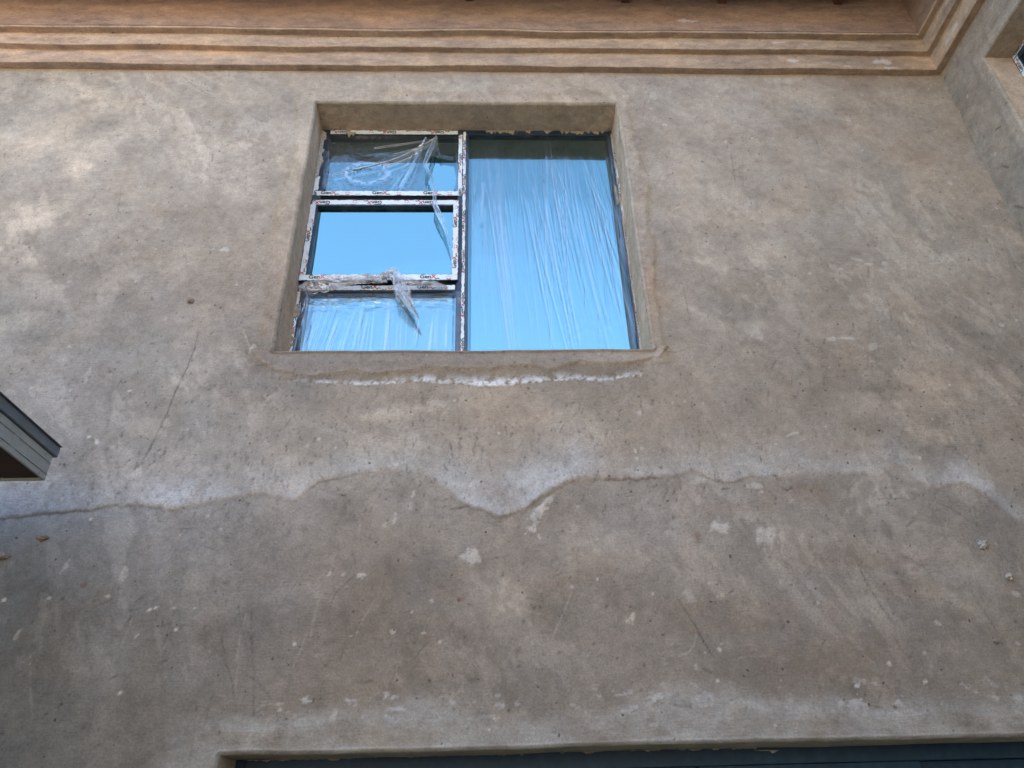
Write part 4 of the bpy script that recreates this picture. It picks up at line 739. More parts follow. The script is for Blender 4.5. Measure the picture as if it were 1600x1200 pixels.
def sweep_cornice(name, prof, label, seed, wob=1.0, dark=1.0, parent=house, tint=(1, 1, 1)):
    pr = round_profile(prof)
    # arc length along the wall: front run s in [-8, 3.477], wing run continues to 9.4
    sa = np.concatenate([np.arange(-8, -3.8, .2), np.arange(-3.8, XW, .012), [XW], np.arange(XW + .012, XW + 1.8, .012), np.arange(XW + 1.8, XW + 6, .2), [XW + 6]])
    rows = []; cols = []
    for seg in (0, 1):
        s_ = sa[sa <= XW + 1e-9] if seg == 0 else sa[sa >= XW - 1e-9]
        A, K = np.meshgrid(s_, np.arange(len(pr)), indexing='ij')
        d = pr[:, 0][K]; z = pr[:, 1][K]
        kid = np.floor((pr[:, 1] - 6.45) / .15)[K]
        near = np.exp(-(np.abs(A - XW) / .06) ** 2)
        sw = (.018 * (vnoise(A * 1.3 + 40 + kid * 7, kid * 3 + 40, seed) - .5) + .006 * (vnoise(A * 5 + 40 + kid * 7, kid * 3 + 40, seed + 1) - .5)) * wob * (1 - near)
        sd_ = (.008 * (vnoise(A * 1.7 + 40 + kid * 5, kid * 3 + 44, seed + 2) - .5)) * wob * (1 - near)
        ff = .0034 * fbm(A * 14, (d + z) * 22, seed + 3, 4, .65) * wob - .007 * sstep(.30, .42, fbm(A * 9, z * 30, seed + 4, 4, .7)) * wob
        first = (K > 0)
        z2 = z + sw * first; d2 = np.maximum(d + (sd_ + ff) * first, -.02)
        if seg == 0:   # mitre: the run ends where the wing's run begins
            frac = np.clip((A - (XW - .2)) / .2, 0, 1)
            X = np.where(A > XW - .2, XW - .2 + (A - (XW - .2)) * (.2 - d2) / .2, A)
            P = np.stack([X, -d2, z2], -1)
        else:
            t = A - XW
            Y = np.where(t < .2, d2 + t * (.2 - d2) / .2, t)
            P = np.stack([XW - d2, -Y, z2], -1)
        base = lincol(.400, .300, .218) * dark
        n1 = fbm(A * 2.0, (z + d) * 6, seed + 5, 5, .6); n2 = fbm(A * 8, (z + d) * 26, seed + 6, 4, .6); n3 = fbm(A * 30, (z + d) * 34, seed + 7, 3, .6)
        k = 1 + .62 * n1 + .55 * n2 + .22 * n3
        c = base * k[..., None] * (1 + (n1 * 1.0 + n2 * .5)[..., None] * np.array([.10, .0, -.22]))
        pale = sstep(.02, .18, fbm(A * 3.2, (z + d) * 18, seed + 8, 5, .65))
        c = c * (1 - .45 * pale[..., None]) + lincol(.50, .41, .30) * dark * .45 * pale[..., None]
        leftw = np.clip((0 - A) / 3.4, 0, 1)[..., None]  # warm bounce light from the left, painted into the colour
        c = c * (1 + leftw * np.array([.26, .19, .15]))
        for (x, zz, rx, rz) in SPLASH:
            r = np.hypot((A - x) / rx, (z + d * .2 - zz) / rz) + 1.6 * fbm(A * 22, z * 40, 600, 3, .6)
            m = (sstep(1.1, .8, r) if False else 1 - sstep(.8, 1.1, r))[..., None]
            c = c * (1 - m * .8) + lincol(.56, .54, .50) * m * .8
        rows.append(P); cols.append(c * np.array(tint))
    V = []; Q = []; n = 0
    for P in rows:
        a, b, _ = P.shape
        idx = np.arange(a * b).reshape(a, b) + n
        Q.append(np.stack([idx[:-1, :-1], idx[1:, :-1], idx[1:, 1:], idx[:-1, 1:]], -1).reshape(-1, 4))
        V.append(P.reshape(-1, 3)); n += a * b
    V = np.concatenate(V).astype(np.float32); Q = np.concatenate(Q)
    CC = np.clip(np.concatenate([c.reshape(-1, 3) for c in cols]), .01, .85)
    me = bpy.data.meshes.new(name)
    me.vertices.add(len(V)); me.vertices.foreach_set('co', V.ravel())
    me.loops.add(Q.size); me.loops.foreach_set('vertex_index', Q.ravel().astype(np.int32))
    me.polygons.add(len(Q)); me.polygons.foreach_set('loop_start', (np.arange(len(Q)) * 4).astype(np.int32))
    me.update(calc_edges=True)
    ca = me.color_attributes.new('Col', 'FLOAT_COLOR', 'POINT')
    ca.data.foreach_set('color', np.concatenate([CC, np.ones((len(CC), 1))], 1).astype(np.float32).ravel())
    o = link(name, me, M['cornice'], parent, True)
    if label: o['label'] = label
    return o

sweep_cornice('cornice', [(-.03, ZC), (.052, ZC), (.052, 6.627), (.098, 6.627), (.098, 6.756), (.148, 6.756), (.148, 6.776), (.12, 6.776)], 'stepped cornice of three plaster ledges turning the inner corner', 700)
sweep_cornice('parapet_wall', [(.10, 6.779), (.149, 6.779), (.149, 7.36)], 'brown plaster band between the cornice and the rafters', 700, dark=.70, tint=(1.06, .98, 1.0))  # darkened cornice plaster: paints in the shade of the eave

# ---------------------------------------------------------------- roof, rafters, gutter
def zroof(d): return 7.13 - .2 * (d - .127)          # underside of a rafter at distance d from the wall plane
E_ = .57
RX = [-7.2, -5.9, -4.6, -3.35, -2.62, -1.40, -.10, 1.11, 1.87, 2.80]
for i, x in enumerate(RX):
    r = MB(); wdt = .030
    j = random.uniform(-.02, .02)
    for k in range(9):                                   # slightly bowed, rough-sawn timber
        pass
    n = 8; vs = []; fs = []
    for k in range(n + 1):
        d = .09 + (E_ - .09) * k / n
        o1 = .004 * math.sin(k * 1.3 + i); zb = zroof(d) + .003 * math.sin(k * 2.1 + i * 2)
        for (sx, sz) in ((-1, 0), (1, 0), (1, 1), (-1, 1)):
            vs.append((x + sx * wdt + o1 + j * (d - .1), -d, zb + (.115 if sz else 0)))
    for k in range(n):
        for q in range(4):
            fs.append((k * 4 + q, k * 4 + (q + 1) % 4, (k + 1) * 4 + (q + 1) % 4, (k + 1) * 4 + q))
    fs += [(0, 1, 2, 3), (n * 4 + 3, n * 4 + 2, n * 4 + 1, n * 4)]
    r.add(vs, fs)
    r.build('rafter', M['timber'], house)
for i, y in enumerate([-.75, -1.75, -2.9, -4.1, -5.2]):  # rafters of the wing
    r = MB()
    vs = []
    for d in (.09, E_):
        for (sx, sz) in ((-1, 0), (1, 0), (1, 1), (-1, 1)):
            vs.append((XW - d, y + sx * .03, zroof(d) + (.115 if sz else 0)))
    r.add(vs, [(0, 1, 5, 4), (1, 2, 6, 5), (2, 3, 7, 6), (3, 0, 4, 7), (0, 1, 2, 3), (7, 6, 5, 4)])
    r.build('rafter', M['timber'], house)
# boards on top of the rafters, in strips along the wall
b = MB()
nb = 6
for k in range(nb):
    d0 = .09 + (E_ + .03 - .09) * k / nb + .003; d1 = .09 + (E_ + .03 - .09) * (k + 1) / nb
    z0, z1 = zroof(d0) + .118, zroof(d1) + .118
    e0 = XW - d0; e1 = XW - d1
    vs = [(-8.3, -d0, z0), (e0, -d0, z0), (e1, -d1, z1), (-8.3, -d1, z1)]
    vs += [(x, y, z + .018) for (x, y, z) in vs]
    b.add(vs, [(0, 1, 2, 3), (7, 6, 5, 4), (0, 4, 5, 1), (1, 5, 6, 2), (2, 6, 7, 3), (3, 7, 4, 0)])
    vs = [(e0, -d0, z0), (e0, -6.3, z0), (e1, -6.3, z1), (e1, -d1, z1)]
    vs += [(x, y, z + .018) for (x, y, z) in vs]
    b.add(vs, [(0, 1, 2, 3), (7, 6, 5, 4), (0, 4, 5, 1), (1, 5, 6, 2), (2, 6, 7, 3), (3, 7, 4, 0)])
b.build('roof_boarding', M['deck'], house)
rf = MB()
zt = zroof(E_) + .14; zk = zroof(.09) + .14
rf.add([(-8.4, -E_ - .06, zt + .01), (XW - E_ - .06, -E_ - .06, zt + .01), (XW, 0, zk + .02), (9.9, 3.4, 8.3), (9.9, 3.6, 8.3), (-8.4, 3.6, 8.3), (XW - E_ - .06, -6.5, zt + .01), (9.9, -6.5, 8.3)],
       [(0, 1, 2, 3, 4, 5), (1, 6, 7, 3, 2)])
rf.add([(-8.4, 3.6, 8.3), (9.9, 3.6, 8.3), (9.9, 7.7, 7.0), (-8.4, 7.7, 7.0)], [(0, 1, 2, 3)])
rf.build('roof', M['sheet'], house, recalc=False)
gm = MB()
zg = zroof(E_)
gm.box(-8.35, XW - E_ - .012, -E_ - .020, -E_ - .002, zg - .004, zg + .118, .002)
gm.box(XW - E_ - .020, XW - E_ - .002, -6.35, -E_ - .022, zg - .004, zg + .118, .002)
gm.build('fascia', M['deck'], house)
gm = MB()                                              # half-round gutter
def gutter(p0, p1, nrm):
    n = 10; vs = []; fs = []
    for (px_, py_) in (p0, p1):
        for rr_, sg in ((.055, 1), (.051, -1)):
            for k in (range(n + 1)):
                a = math.pi * k / n
                vs.append((px_ + nrm[0] * (.058 - rr_ * math.cos(a)), py_ + nrm[1] * (.058 - rr_ * math.cos(a)), zg + .09 - rr_ * math.sin(a)))
    m = n + 1
    for t in (0, 1):
        for k in range(n):
            a0 = t * m + k; fs.append((a0, a0 + 1, 2 * m + a0 + 1, 2 * m + a0))
    fs += [(0, m, 3 * m, 2 * m), (n, m + n, 3 * m + n, 2 * m + n)]
    for e in (0, 2 * m):
        for k in range(n): fs.append((e + k, e + k + 1, e + m + k + 1, e + m + k))
    gm.add(vs, fs)
gutter((-8.4, -E_ - .021), (XW - E_ - .15, -E_ - .021), (0, -1))
gutter((XW - E_ - .021, -6.4), (XW - E_ - .021, -E_ - .16), (-1, 0))
gm.build('gutter', M['gutter'], house)

# ---------------------------------------------------------------- upstairs window
YF = .24                                               # front plane of its frame
fr = MB()
X0, X1, Z0, Z1 = -1.215, .985, 3.97, 6.145
fr.box(X0, -1.135, YF, YF + .07, Z0, Z1, .003)         # left jamb
fr.box(.930, X1, YF, YF + .07, Z0, Z1, .003)           # right jamb
fr.box(-1.1345, .9295, YF, YF + .07, 6.070, Z1, .003)  # head
fr.box(-1.1345, .9295, YF, YF + .07, Z0, 4.06, .003)   # bottom rail
fr.box(-.184, -.108, YF + .0005, YF + .0695, 4.0605, 6.0695, .003)     # mullion
fr.box(-1.1345, -.1845, YF + .001, YF + .069, 5.443, 5.490, .003)      # upper transom
fr.box(-1.1345, -.1845, YF + .001, YF + .069, 4.598, 4.650, .003)      # lower transom
window = fr.build('window', M['navy'], house)
window['label'] = 'dark blue aluminium window with three small panes at the left and one tall fixed pane'
wp = window
sh = MB()                                              # opening sash, proud of the frame, standing a little ajar at its foot
SX0, SX1, SZ0, SZ1 = -1.190, -.172, 4.676, 5.384
YS = .222
sh.box(SX0, SX0 + .052, YS, YS + .055, SZ0, SZ1, .003); sh.box(SX1 - .040, SX1, YS, YS + .055, SZ0, SZ1, .003)
sh.box(SX0 + .0525, SX1 - .0405, YS, YS + .055, SZ1 - .056, SZ1, .003); sh.box(SX0 + .0525, SX1 - .0405, YS, YS + .055, SZ0, SZ0 + .050, .003)
sh.build('sash', M['navy'], wp)['label'] = 'opening sash with a dark inner rim, middle of the left column'
for (za, zb) in ((5.386, 5.4425), (4.651, 4.675)):
    sh = MB(); sh.box(SX0 + .02, SX1 - .01, YF + .012, YF + .06, za, zb, 0)
    sh.build('gap_shade', M['blackgap'], wp)  # black fill painting the shadow in the gaps above and below the sash

def pane(x0, x1, z0, z1, y, label, tilt=(0, 0)):
    m = MB()
    cx, cz = (x0 + x1) / 2, (z0 + z1) / 2
    vs = []
    for dy in (0, .005):
        for (x, z) in ((x0, z0), (x1, z0), (x1, z1), (x0, z1)):
            vs.append((x, y + dy + (x - cx) * tilt[0] + (z - cz) * tilt[1], z))
    m.add(vs, [(0, 1, 2, 3), (7, 6, 5, 4), (0, 4, 5, 1), (1, 5, 6, 2), (2, 6, 7, 3), (3, 7, 4, 0)])
    o = m.build('pane', M['glass'], wp); o['label'] = label
    return o
pane(-1.134, -.185, 5.491, 6.069, YF + .036, 'top left pane behind torn plastic', (0, .012))
pane(SX0 + .053, SX1 - .041, SZ0 + .051, SZ1 - .057, YS + .034, 'middle left pane, bare and clean', (0, -.004))
pane(-1.134, -.185, 4.061, 4.597, YF + .036, 'bottom left pane under wrinkled film', (0, .002))
pane(-.107, .929, 4.061, 6.069, YF + .034, 'tall right pane under stretched film', (.002, -.008))

# printed protective tape: white strips with the maker's name over and over
_tc = {}
def text_polys(body, size):
    key = (body, size)
    if key in _tc: return _tc[key]
    cu = bpy.data.curves.new('t', 'FONT'); cu.body = body; cu.size = size; cu.offset = size * .022
    cu.resolution_u = 3; cu.fill_mode = 'FRONT'
    o = bpy.data.objects.new('t', cu); COL.objects.link(o)
    bpy.context.view_layer.update()
    me = bpy.data.meshes.new_from_object(o)
    vs = [tuple(v.co) for v in me.vertices]; fs = [tuple(p.vertices) for p in me.polygons]
    bpy.data.objects.remove(o); bpy.data.curves.remove(cu); bpy.data.meshes.remove(me)
    _tc[key] = (vs, fs)
    return _tc[key]

def clip_poly(poly, u0, u1, v0, v1):
    for (ax, lim, sg) in ((0, u0, 1), (0, u1, -1), (1, v0, 1), (1, v1, -1)):
        out = []
        for i in range(len(poly)):
            p, q = poly[i], poly[(i + 1) % len(poly)]
            a, b_ = (p[ax] - lim) * sg, (q[ax] - lim) * sg
            if a >= 0: out.append(p)
            if a * b_ < 0:
                t = a / (a - b_); out.append((p[0] + (q[0] - p[0]) * t, p[1] + (q[1] - p[1]) * t))
        poly = out
        if len(poly) < 3: return []
    return poly

def tape(x, z, length, width, y, rot, parent, phase=0., period=.355, size=.043, ragged=True, gaps=(), wx_=0., basis=None, name='protective_tape'):
    """strip starting at (x, z); rot 0 = runs right with upright writing, 180 upside down, 90 runs up, -90 runs down"""
    a = math.radians(rot); ca, sa_ = math.cos(a), math.sin(a)
    def W(u, v, d): # u along, v across; d towards the viewer
        p = (x + u * ca - v * sa_, y - d, z + u * sa_ + v * ca)
        return basis(*p) if basis else p
    m = MB()
    n = max(4, int(length / .012))
    r = np.random.RandomState(int(abs(x * 131 + z * 37 + rot) * 10) % 9999)
    e0 = [0.0015 * r.randn() for _ in range(n + 1)]; e1 = [0.0015 * r.randn() for _ in range(n + 1)]
    lift = [.0012 + .0012 * abs(math.sin(k * .31 + x * 9)) * r.rand() for k in range(n + 1)]
    vs = []; fs = []
    for k in range(n + 1):
        u = length * k / n
        vs += [W(u, e0[k], lift[k]), W(u, width + e1[k], lift[k]), W(u, e0[k], .0002), W(u, width + e1[k], .0002)]
    for k in range(n):
        u = length * (k + .5) / n
        if any(g0 < u < g1 for (g0, g1) in gaps): continue
        q = k * 4
        fs += [(q, q + 4, q + 5, q + 1), (q, q + 2, q + 6, q + 4), (q + 1, q + 5, q + 7, q + 3)]
    m.add(vs, fs, 0)
    def put(body, u, v, size_, mi):
        tv, tf = text_polys(body, size_)
        for f in tf:
            pl = clip_poly([(tv[i][0] + u, tv[i][1] + v) for i in f], 0.001, length - .001, .0015, width - .0015)
            if len(pl) >= 3 and not any(g0 < pl[0][0] < g1 for (g0, g1) in gaps):
                m.add([W(pu, pv, .0034) for (pu, pv) in pl], [tuple(range(len(pl)))], mi)
    u = -period + phase
    wg = max(v[0] for v in text_polys('Gen', size)[0])
    while u < length:
        put('Gen', u, width * .25, size, 1); put('X', u + wg + .001, width * .25, size, 2)          # upper row
        put('Gen', u + .098, -width * .42, size, 1); put('X', u + .098 + wg + .001, -width * .42, size, 2)   # lower row, cut by the edge
        if int(round(u / period)) % 2 == 0: put('PA16', u + .240, width * .10, size * .34, 4)
        m.add([W(u + .165 + q_, width * .62 + w2, .0034) for (q_, w2) in ((0, 0), (.04, 0), (.04, .002), (0, .002))], [(0, 1, 2, 3)], 3) if 0 < u + .165 < length - .05 else None
        u += period
    # keep everything facing the viewer
    o = m.build(name, [M['tape'], M['ink'], M['red'], M['greyink'], M['pink']], parent, recalc=False)
    return o

TB = YF - .0004
tape(-.19, 6.113, .94, .040, TB, 180, wp, .10)                                   # head, upside down
tape(-1.165, 5.446, .985, .041, TB, 0, wp, .03)                                  # upper transom
tape(-.1845, 6.07, .60, .034, TB, -90, wp, .05) if False else tape(-.150 - .034, 5.49, .58, .032, TB, 90, wp, .12) if False else None
tape(-.182, 6.068, .625, .027, TB, -90, wp, .20)                                # mullion above the sash (left strip)
tape(-.148, 6.10, 2.0, .018, TB, -90, wp, .09)                                   # mullion, long strip
tape(-1.188, 6.05, .60, .030, TB, -90, wp, .2, gaps=((0, .42),))
YSB = YS - .0004
tape(-.176, 5.382, 1.00, .040, YSB, 180, wp, .17)                                # sash head, upside down
tape(-1.187, 4.679, 1.012, .042, YSB, 0, wp, .06)                                # sash foot
tape(-1.187, 4.722, .625, .038, YSB, 90, wp, .16) if False else tape(-1.150, 4.722, .622, .036, YSB, 90, wp, .28)
tape(-.174, 4.722, .622, .036, YSB, 90, wp, .05)
tape(-1.165, 4.612, .975, .034, TB, 0, wp, .02)                                  # lower transom
tape(.955, 6.09, 2.05, .024, TB, -90, wp, .13) if False else tape(.981, 4.03, 2.05, .026, TB, 90, wp, .3)
tape(-1.190, 4.60, .56, .022, TB, -90, wp, .1)

# mortar smeared over the frame
def mortar(pts, wmin, wmax, y, thick, seed, horiz=True, mat='mortar', name='mortar_smear', parent=None):
    m = MB(); pts = np.array(pts, float)
    seg = np.hypot(*(pts[1:] - pts[:-1]).T); L_ = np.concatenate([[0], np.cumsum(seg)]); n = int(L_[-1] / .006); kx = 9
    r = np.random.RandomState(seed); vs = []; fs = []
    for i in range(n + 1):
        t = L_[-1] * i / n
        px_ = np.interp(t, L_, pts[:, 0]); pz_ = np.interp(t, L_, pts[:, 1])
        nn = float(fbm(np.array([t * 16.]), np.array([seed * 1.7]), seed, 4, .65)[0]) * 2.4 + .5
        n2 = float(fbm(np.array([t * 60.]), np.array([seed * 2.7]), seed + 1, 2, .6)[0]) * .5
        wdt = max(.001, wmin + (wmax - wmin) * min(1.1, max(0, (nn + n2) * 1.7 - .75)))
        wdt *= min(1, i / 5, (n - i) / 5) if n > 10 else 1
        for k in range(kx):
            q = k / (kx - 1)
            hgt = thick * (math.sin(math.pi * min(1, q * .9 + .1)) ** .5) * (.5 + .8 * float(vnoise(np.array([t * 40 + 9.]), np.array([q * 4 + 5.]), seed + 2)[0]))
            if k in (0, kx - 1): hgt = 0
            o_ = wdt * q
            vs.append((px_ + (0 if horiz else o_), y - hgt, pz_ - (o_ if horiz else 0)))
    for i in range(n):
        for k in range(kx - 1):
            a = i * kx + k; fs.append((a, a + 1, a + kx + 1, a + kx))
    m.add(vs, fs)
    return m.build(name, M[mat], parent if parent is not None else wp, True)
mortar([(-.105, 6.119), (.93, 6.119)], .003, .046, YF - .001, .006, 3)
mortar([(-1.19, 6.122), (-.20, 6.122)], .004, .030, YF - .003, .008, 5)
mortar([(-1.02, 6.10), (-.94, 6.08)], .03, .09, YF - .006, .008, 6)
mortar([(-1.196, 6.11), (-1.196, 5.60)], .028, .052, YF - .002, .012, 7, horiz=False, mat='lump')
mortar([(-1.205, 4.62), (-1.205, 4.02)], .020, .052, YF - .002, .010, 8, horiz=False)
mortar([(.950, 6.10), (.950, 4.05)], .001, .022, YF - .003, .006, 9, horiz=False, mat='lump')
mortar([(.925, 5.55), (.930, 5.35)], .02, .040, YF - .003, .010, 10, horiz=False, mat='mortar')

# ---------------------------------------------------------------- plastic film
def film(name, label, u_ax, v_ax, fn, mat, group=None, thick=.0):
    """sheet over a parameter grid; fn(U, V) -> points (.., 3), crease strength, keep mask"""
    U, V = np.meshgrid(u_ax, v_ax, indexing='ij')
    P, F, K = fn(U, V)
    a, b = U.shape
    idx = np.arange(a * b).reshape(a, b)
    q = np.stack([idx[:-1, :-1], idx[1:, :-1], idx[1:, 1:], idx[:-1, 1:]], -1)
    kk = K[:-1, :-1] & K[1:, 1:] & K[1:, :-1] & K[:-1, 1:]
    Q = q[kk]
    used = np.unique(Q); remap = -np.ones(a * b, int); remap[used] = np.arange(len(used)); Q = remap[Q]
    Vv = P.reshape(-1, 3)[used].astype(np.float32)
    me = bpy.data.meshes.new(name)
    me.vertices.add(len(Vv)); me.vertices.foreach_set('co', Vv.ravel())
    me.loops.add(Q.size); me.loops.foreach_set('vertex_index', Q.ravel().astype(np.int32))
    me.polygons.add(len(Q)); me.polygons.foreach_set('loop_start', (np.arange(len(Q)) * 4).astype(np.int32))
    me.update(calc_edges=True)
    at = me.attributes.new('fold', 'FLOAT', 'POINT')
    at.data.foreach_set('value', np.clip(F, 0, 1).reshape(-1)[used].astype(np.float32))
    o = link(name, me, M[mat], None, True)
    tag(o, label, 'plastic film', 'clear plastic film on the upstairs window')
    return o

def crease_lines(X, Z, lines_):
    """sum of sharp ridges along lines (x0, z0, x1, z1, width, height)"""
    H = np.zeros_like(X); F = np.zeros_like(X)
    for (x0, z0, x1, z1, w_, hh, f_) in lines_:
        t = (Z - z0) / (z1 - z0)
        xl = x0 + (x1 - x0) * t
        m = ((t > 0) & (t < 1)) * np.sin(np.pi * np.clip(t, 0, 1)) ** .35
        d = (X - xl) / w_
        e = np.exp(-d * d)
        H += hh * e * m * np.sign(1); F += f_ * e * m
    return H, F

def big_film(U, V):
    X, Z = U, V
    r = np.random.RandomState(21); L_ = []
    heads = [(.00, 6.05), (.17, 6.06), (.30, 6.06), (.42, 6.07), (.47, 6.07), (.52, 6.07), (.63, 6.06), (.78, 6.05)]
    for (hx, hz) in heads:
        for k in range(11):
            x0 = hx + r.normal(0, .035); sp = .04 + (x0 - hx) * 2.0 + r.normal(0, .014); ln = r.uniform(.35, 1.9)
            L_.append((x0, hz - r.uniform(0, .25), x0 + sp * ln, hz - ln, r.uniform(.0022, .0045), r.uniform(-.006, .006), r.uniform(.03, .34)))
    for k in range(60):                                  # long folds that drift to the right as they fall
        x0 = r.uniform(-.09, .80); z0 = r.uniform(5.0, 5.9); ln = r.uniform(.5, 1.4)
        L_.append((x0, z0, x0 + (.05 + .10 * x0 + r.normal(0, .012)) * ln, max(4.05, z0 - ln), r.uniform(.0022, .005), r.uniform(-.004, .006), r.uniform(.08, .45)))
    for k in range(110):
        x0 = r.uniform(-.08, .90); z0 = r.uniform(4.3, 6.0); ln = r.uniform(.15, .6)
        L_.append((x0, z0, x0 + r.normal(.01, .02), max(4.05, z0 - ln), r.uniform(.0022, .0035), r.uniform(-.006, .004), r.uniform(.0, .3)))
    L_.append((.02, 5.55, .16, 4.05, .005, .006, .6)); L_.append((.00, 5.6, -.02, 5.2, .012, .005, .5)); L_.append((.09, 6.0, .15, 4.05, .022, .008, .30))
    L_.append((.34, 5.2, .52, 4.05, .004, .005, .6)); L_.append((.28, 5.5, .44, 4.06, .004, .005, .5)); L_.append((.44, 5.1, .56, 4.05, .004, .005, .5))
    H, F = crease_lines(X, Z, L_); H = H * .42
    # crackled vertical belt
    belt = np.exp(-((X - .52 - .03 * np.sin(Z * 5)) / .05) ** 2) * sstep(4.1, 4.3, Z) * (1 - sstep(5.3, 5.8, Z))
    belt2 = np.exp(-((X - .68) / .14) ** 2) * np.exp(-((Z - 4.36) / .15) ** 2)
    cr = np.abs(fbm(X * 26, Z * 26, 801, 3, .6)); cr2 = 1 - sstep(.0, .035, cr)
    F = F + cr2 * (belt * .4 + belt2 * .5); H = H + cr2 * .001 * (belt + belt2)
    H = H + .004 * fbm(X * 7, Z * 1.5, 802, 3) 
    F = F + .05 * np.clip(fbm(X * 5, Z * 1.2, 803, 3) * 4, 0, 1)
    # bunched along the right edge, clinging to the jamb on the left
    ed = np.exp(-((X - .935) / .03) ** 2); F += ed * .35 * np.clip(.5 + 2 * fbm(X * 60, Z * 3, 804, 3), 0, 1); H += ed * .008 * fbm(X * 50, Z * 3, 805, 3)
    Y = YF - .003 + .016 * sstep(-.108, -.085, X) * (1 - sstep(.905, .935, X)) - H
    Y = np.minimum(Y, YF + .028)
    K = (Z < 6.075 + .02 * fbm(X * 12, X * 0, 806, 3)) & (X > -.135 + .012 * np.sin(Z * 3.1))
    return np.stack([X, Y, Z], -1), F, K
film('plastic_film', 'wide sheet of clear film stretched in long vertical creases over the tall right pane', np.linspace(-.145, .962, 420), np.linspace(4.02, 6.1, 420), big_film, 'film_big')

def low_film(U, V):
    X, Z = U, V
    r = np.random.RandomState(31); L_ = []
    for k in range(34):
        x0 = r.uniform(-1.13, -.72); z0 = r.uniform(4.35, 4.56)
        L_.append((x0, z0, x0 - r.uniform(.05, .09), 4.03, r.uniform(.0025, .005), r.uniform(-.003, .006), r.uniform(.1, .9)))
    for k in range(40):
        x0 = r.uniform(-.8, -.2); z0 = r.uniform(4.3, 4.58)
        L_.append((x0, z0, x0 + r.normal(-.005, .012), r.uniform(4.03, 4.2), r.uniform(.003, .008), r.uniform(-.003, .006), r.uniform(.15, .95)))
    H, F = crease_lines(X, Z, L_); H = H * .42
    top = np.exp(-((Z - 4.52) / .05) ** 2)
    crk = 1 - sstep(0, .05, np.abs(fbm(X * 9, Z * 26, 811, 4, .6)))
    F *= .6; F += top * crk * .7 + .3 * (1 - sstep(0, .04, np.abs(fbm(X * 14, Z * 14, 812, 3)))) * np.exp(-((X + .85) / .2) ** 2) * np.exp(-((Z - 4.3) / .12) ** 2)
    H += top * .010 * fbm(X * 12, Z * 30, 813, 3)
    left = np.exp(-((X + 1.135) / .045) ** 2)
    H += left * .022 * fbm(X * 30, Z * 5, 814, 3); F += left * .5 * np.clip(.4 + 2 * fbm(X * 40, Z * 6, 815, 3), 0, 1)
    F += .12
    Y = YF - .004 + .014 * sstep(-1.13, -1.08, X) * (1 - sstep(-.215, -.185, X)) - H
    Y = np.minimum(Y, YF + .028)
    K = Z < 4.605 + .05 * fbm(X * 6, X * 0, 816, 3)
    return np.stack([X, Y, Z], -1), F, K
film('plastic_film', 'wrinkled clear film pulled tight over the bottom left pane', np.linspace(-1.185, -.150, 380), np.linspace(4.02, 4.63, 260), low_film, 'film_loose')

def top_film(U, V):
    X, Z = U, V
    ridge = lambda s1, s2, sd_, w_: 1 - sstep(0, w_, np.abs(fbm(X * s1, Z * s2, sd_, 3, .55)))
    lf = (1 - sstep(-.62, -.40, X))
    F = lf * (.55 * ridge(13, 13, 821, .04) * np.exp(-((Z - 5.72) / .17) ** 2) + .35 * ridge(24, 24, 822, .05) * (1 - sstep(-1.02, -.85, X)))
    # a ring of bright crackle
    rg = np.hypot((X + .83) / .15, (Z - 5.68) / .10); F += np.exp(-((rg - 1) / .16) ** 2) * np.clip(.2 + 3 * vnoise(X * 40 + 9, Z * 40 + 90, 823) - .9, 0, 1) * .9
    H = .007 * fbm(X * 6, Z * 6, 824, 3, .5) + .0015 * F
    # swags drawn up to the knot near the upper right corner
    kx, kz = -.345, 6.03
    for (x0, z0, sag, w_, f_) in ((-1.08, 5.66, .06, .006, .35), (-.93, 5.70, .05, .006, .7), (-.72, 5.74, .05, .007, .85), (-.66, 5.86, .02, .005, .5), (-.80, 5.93, .00, .006, .35)):
        t = (X - x0) / (kx - x0); zl = z0 + (kz - z0) * t - sag * np.sin(np.pi * np.clip(t, 0, 1)) * 1.0
        e = np.exp(-((Z - zl) / w_) ** 2) * ((t > 0) & (t < 1)); F += f_ * e; H += .008 * e
    for (x1, z1, w_, f_) in ((-.52, 5.55, .006, .5), (-.60, 5.52, .012, .5), (-.66, 5.56, .006, .45), (-.40, 5.5, .008, .6), (-.235, 5.62, .006, .5), (-.215, 5.50, .005, .35)):
        t = (Z - z1) / (kz - z1); xl = x1 + (kx - .08 * (x1 < -.5) - x1) * np.clip(t, 0, 1) ** (1.0 if x1 < -.3 else .55)
        e = np.exp(-((X - xl) / w_) ** 2) * ((t > 0) & (t < 1)); F += f_ * e; H += .008 * e
    tri = (X > -.62) & (X < -.40); F += tri * .4 * ridge(18, 26, 825, .05) * (1 - sstep(5.72, 5.8, Z))
    F += .10 * np.exp(-((Z - 5.9) / .1) ** 2) + .06 * lf
    pb = np.exp(-((Z - 6.045) / .018) ** 2) * sstep(-1.0, -.9, X) * (1 - sstep(-.75, -.6, X)); F += pb * .7 * np.clip(2.5 * vnoise(X * 60 + 5, Z * 30 + 90, 826) - .6, 0, 1)
    Y = YF - .004 + .012 * sstep(-1.12, -1.09, X) * (1 - sstep(-.22, -.20, X)) - H
    Y = np.minimum(Y, YF + .029)
    hole = (X > -.425 + .12 * (5.84 - Z) + .012 * fbm(X * 20, Z * 20, 828, 2)) & (X < -.232 + .03 * np.sin((Z - 5.5) * 9)) & (Z < 5.87 - .35 * (X + .43) + .02 * fbm(X * 20, Z * 3, 829, 2))          # torn open: bare glass shows
    K = (Z < 6.07) & (Z > 5.50 + .03 * fbm(X * 8, X * 0, 827, 3)) & ~hole
    return np.stack([X, Y, Z], -1), F, K
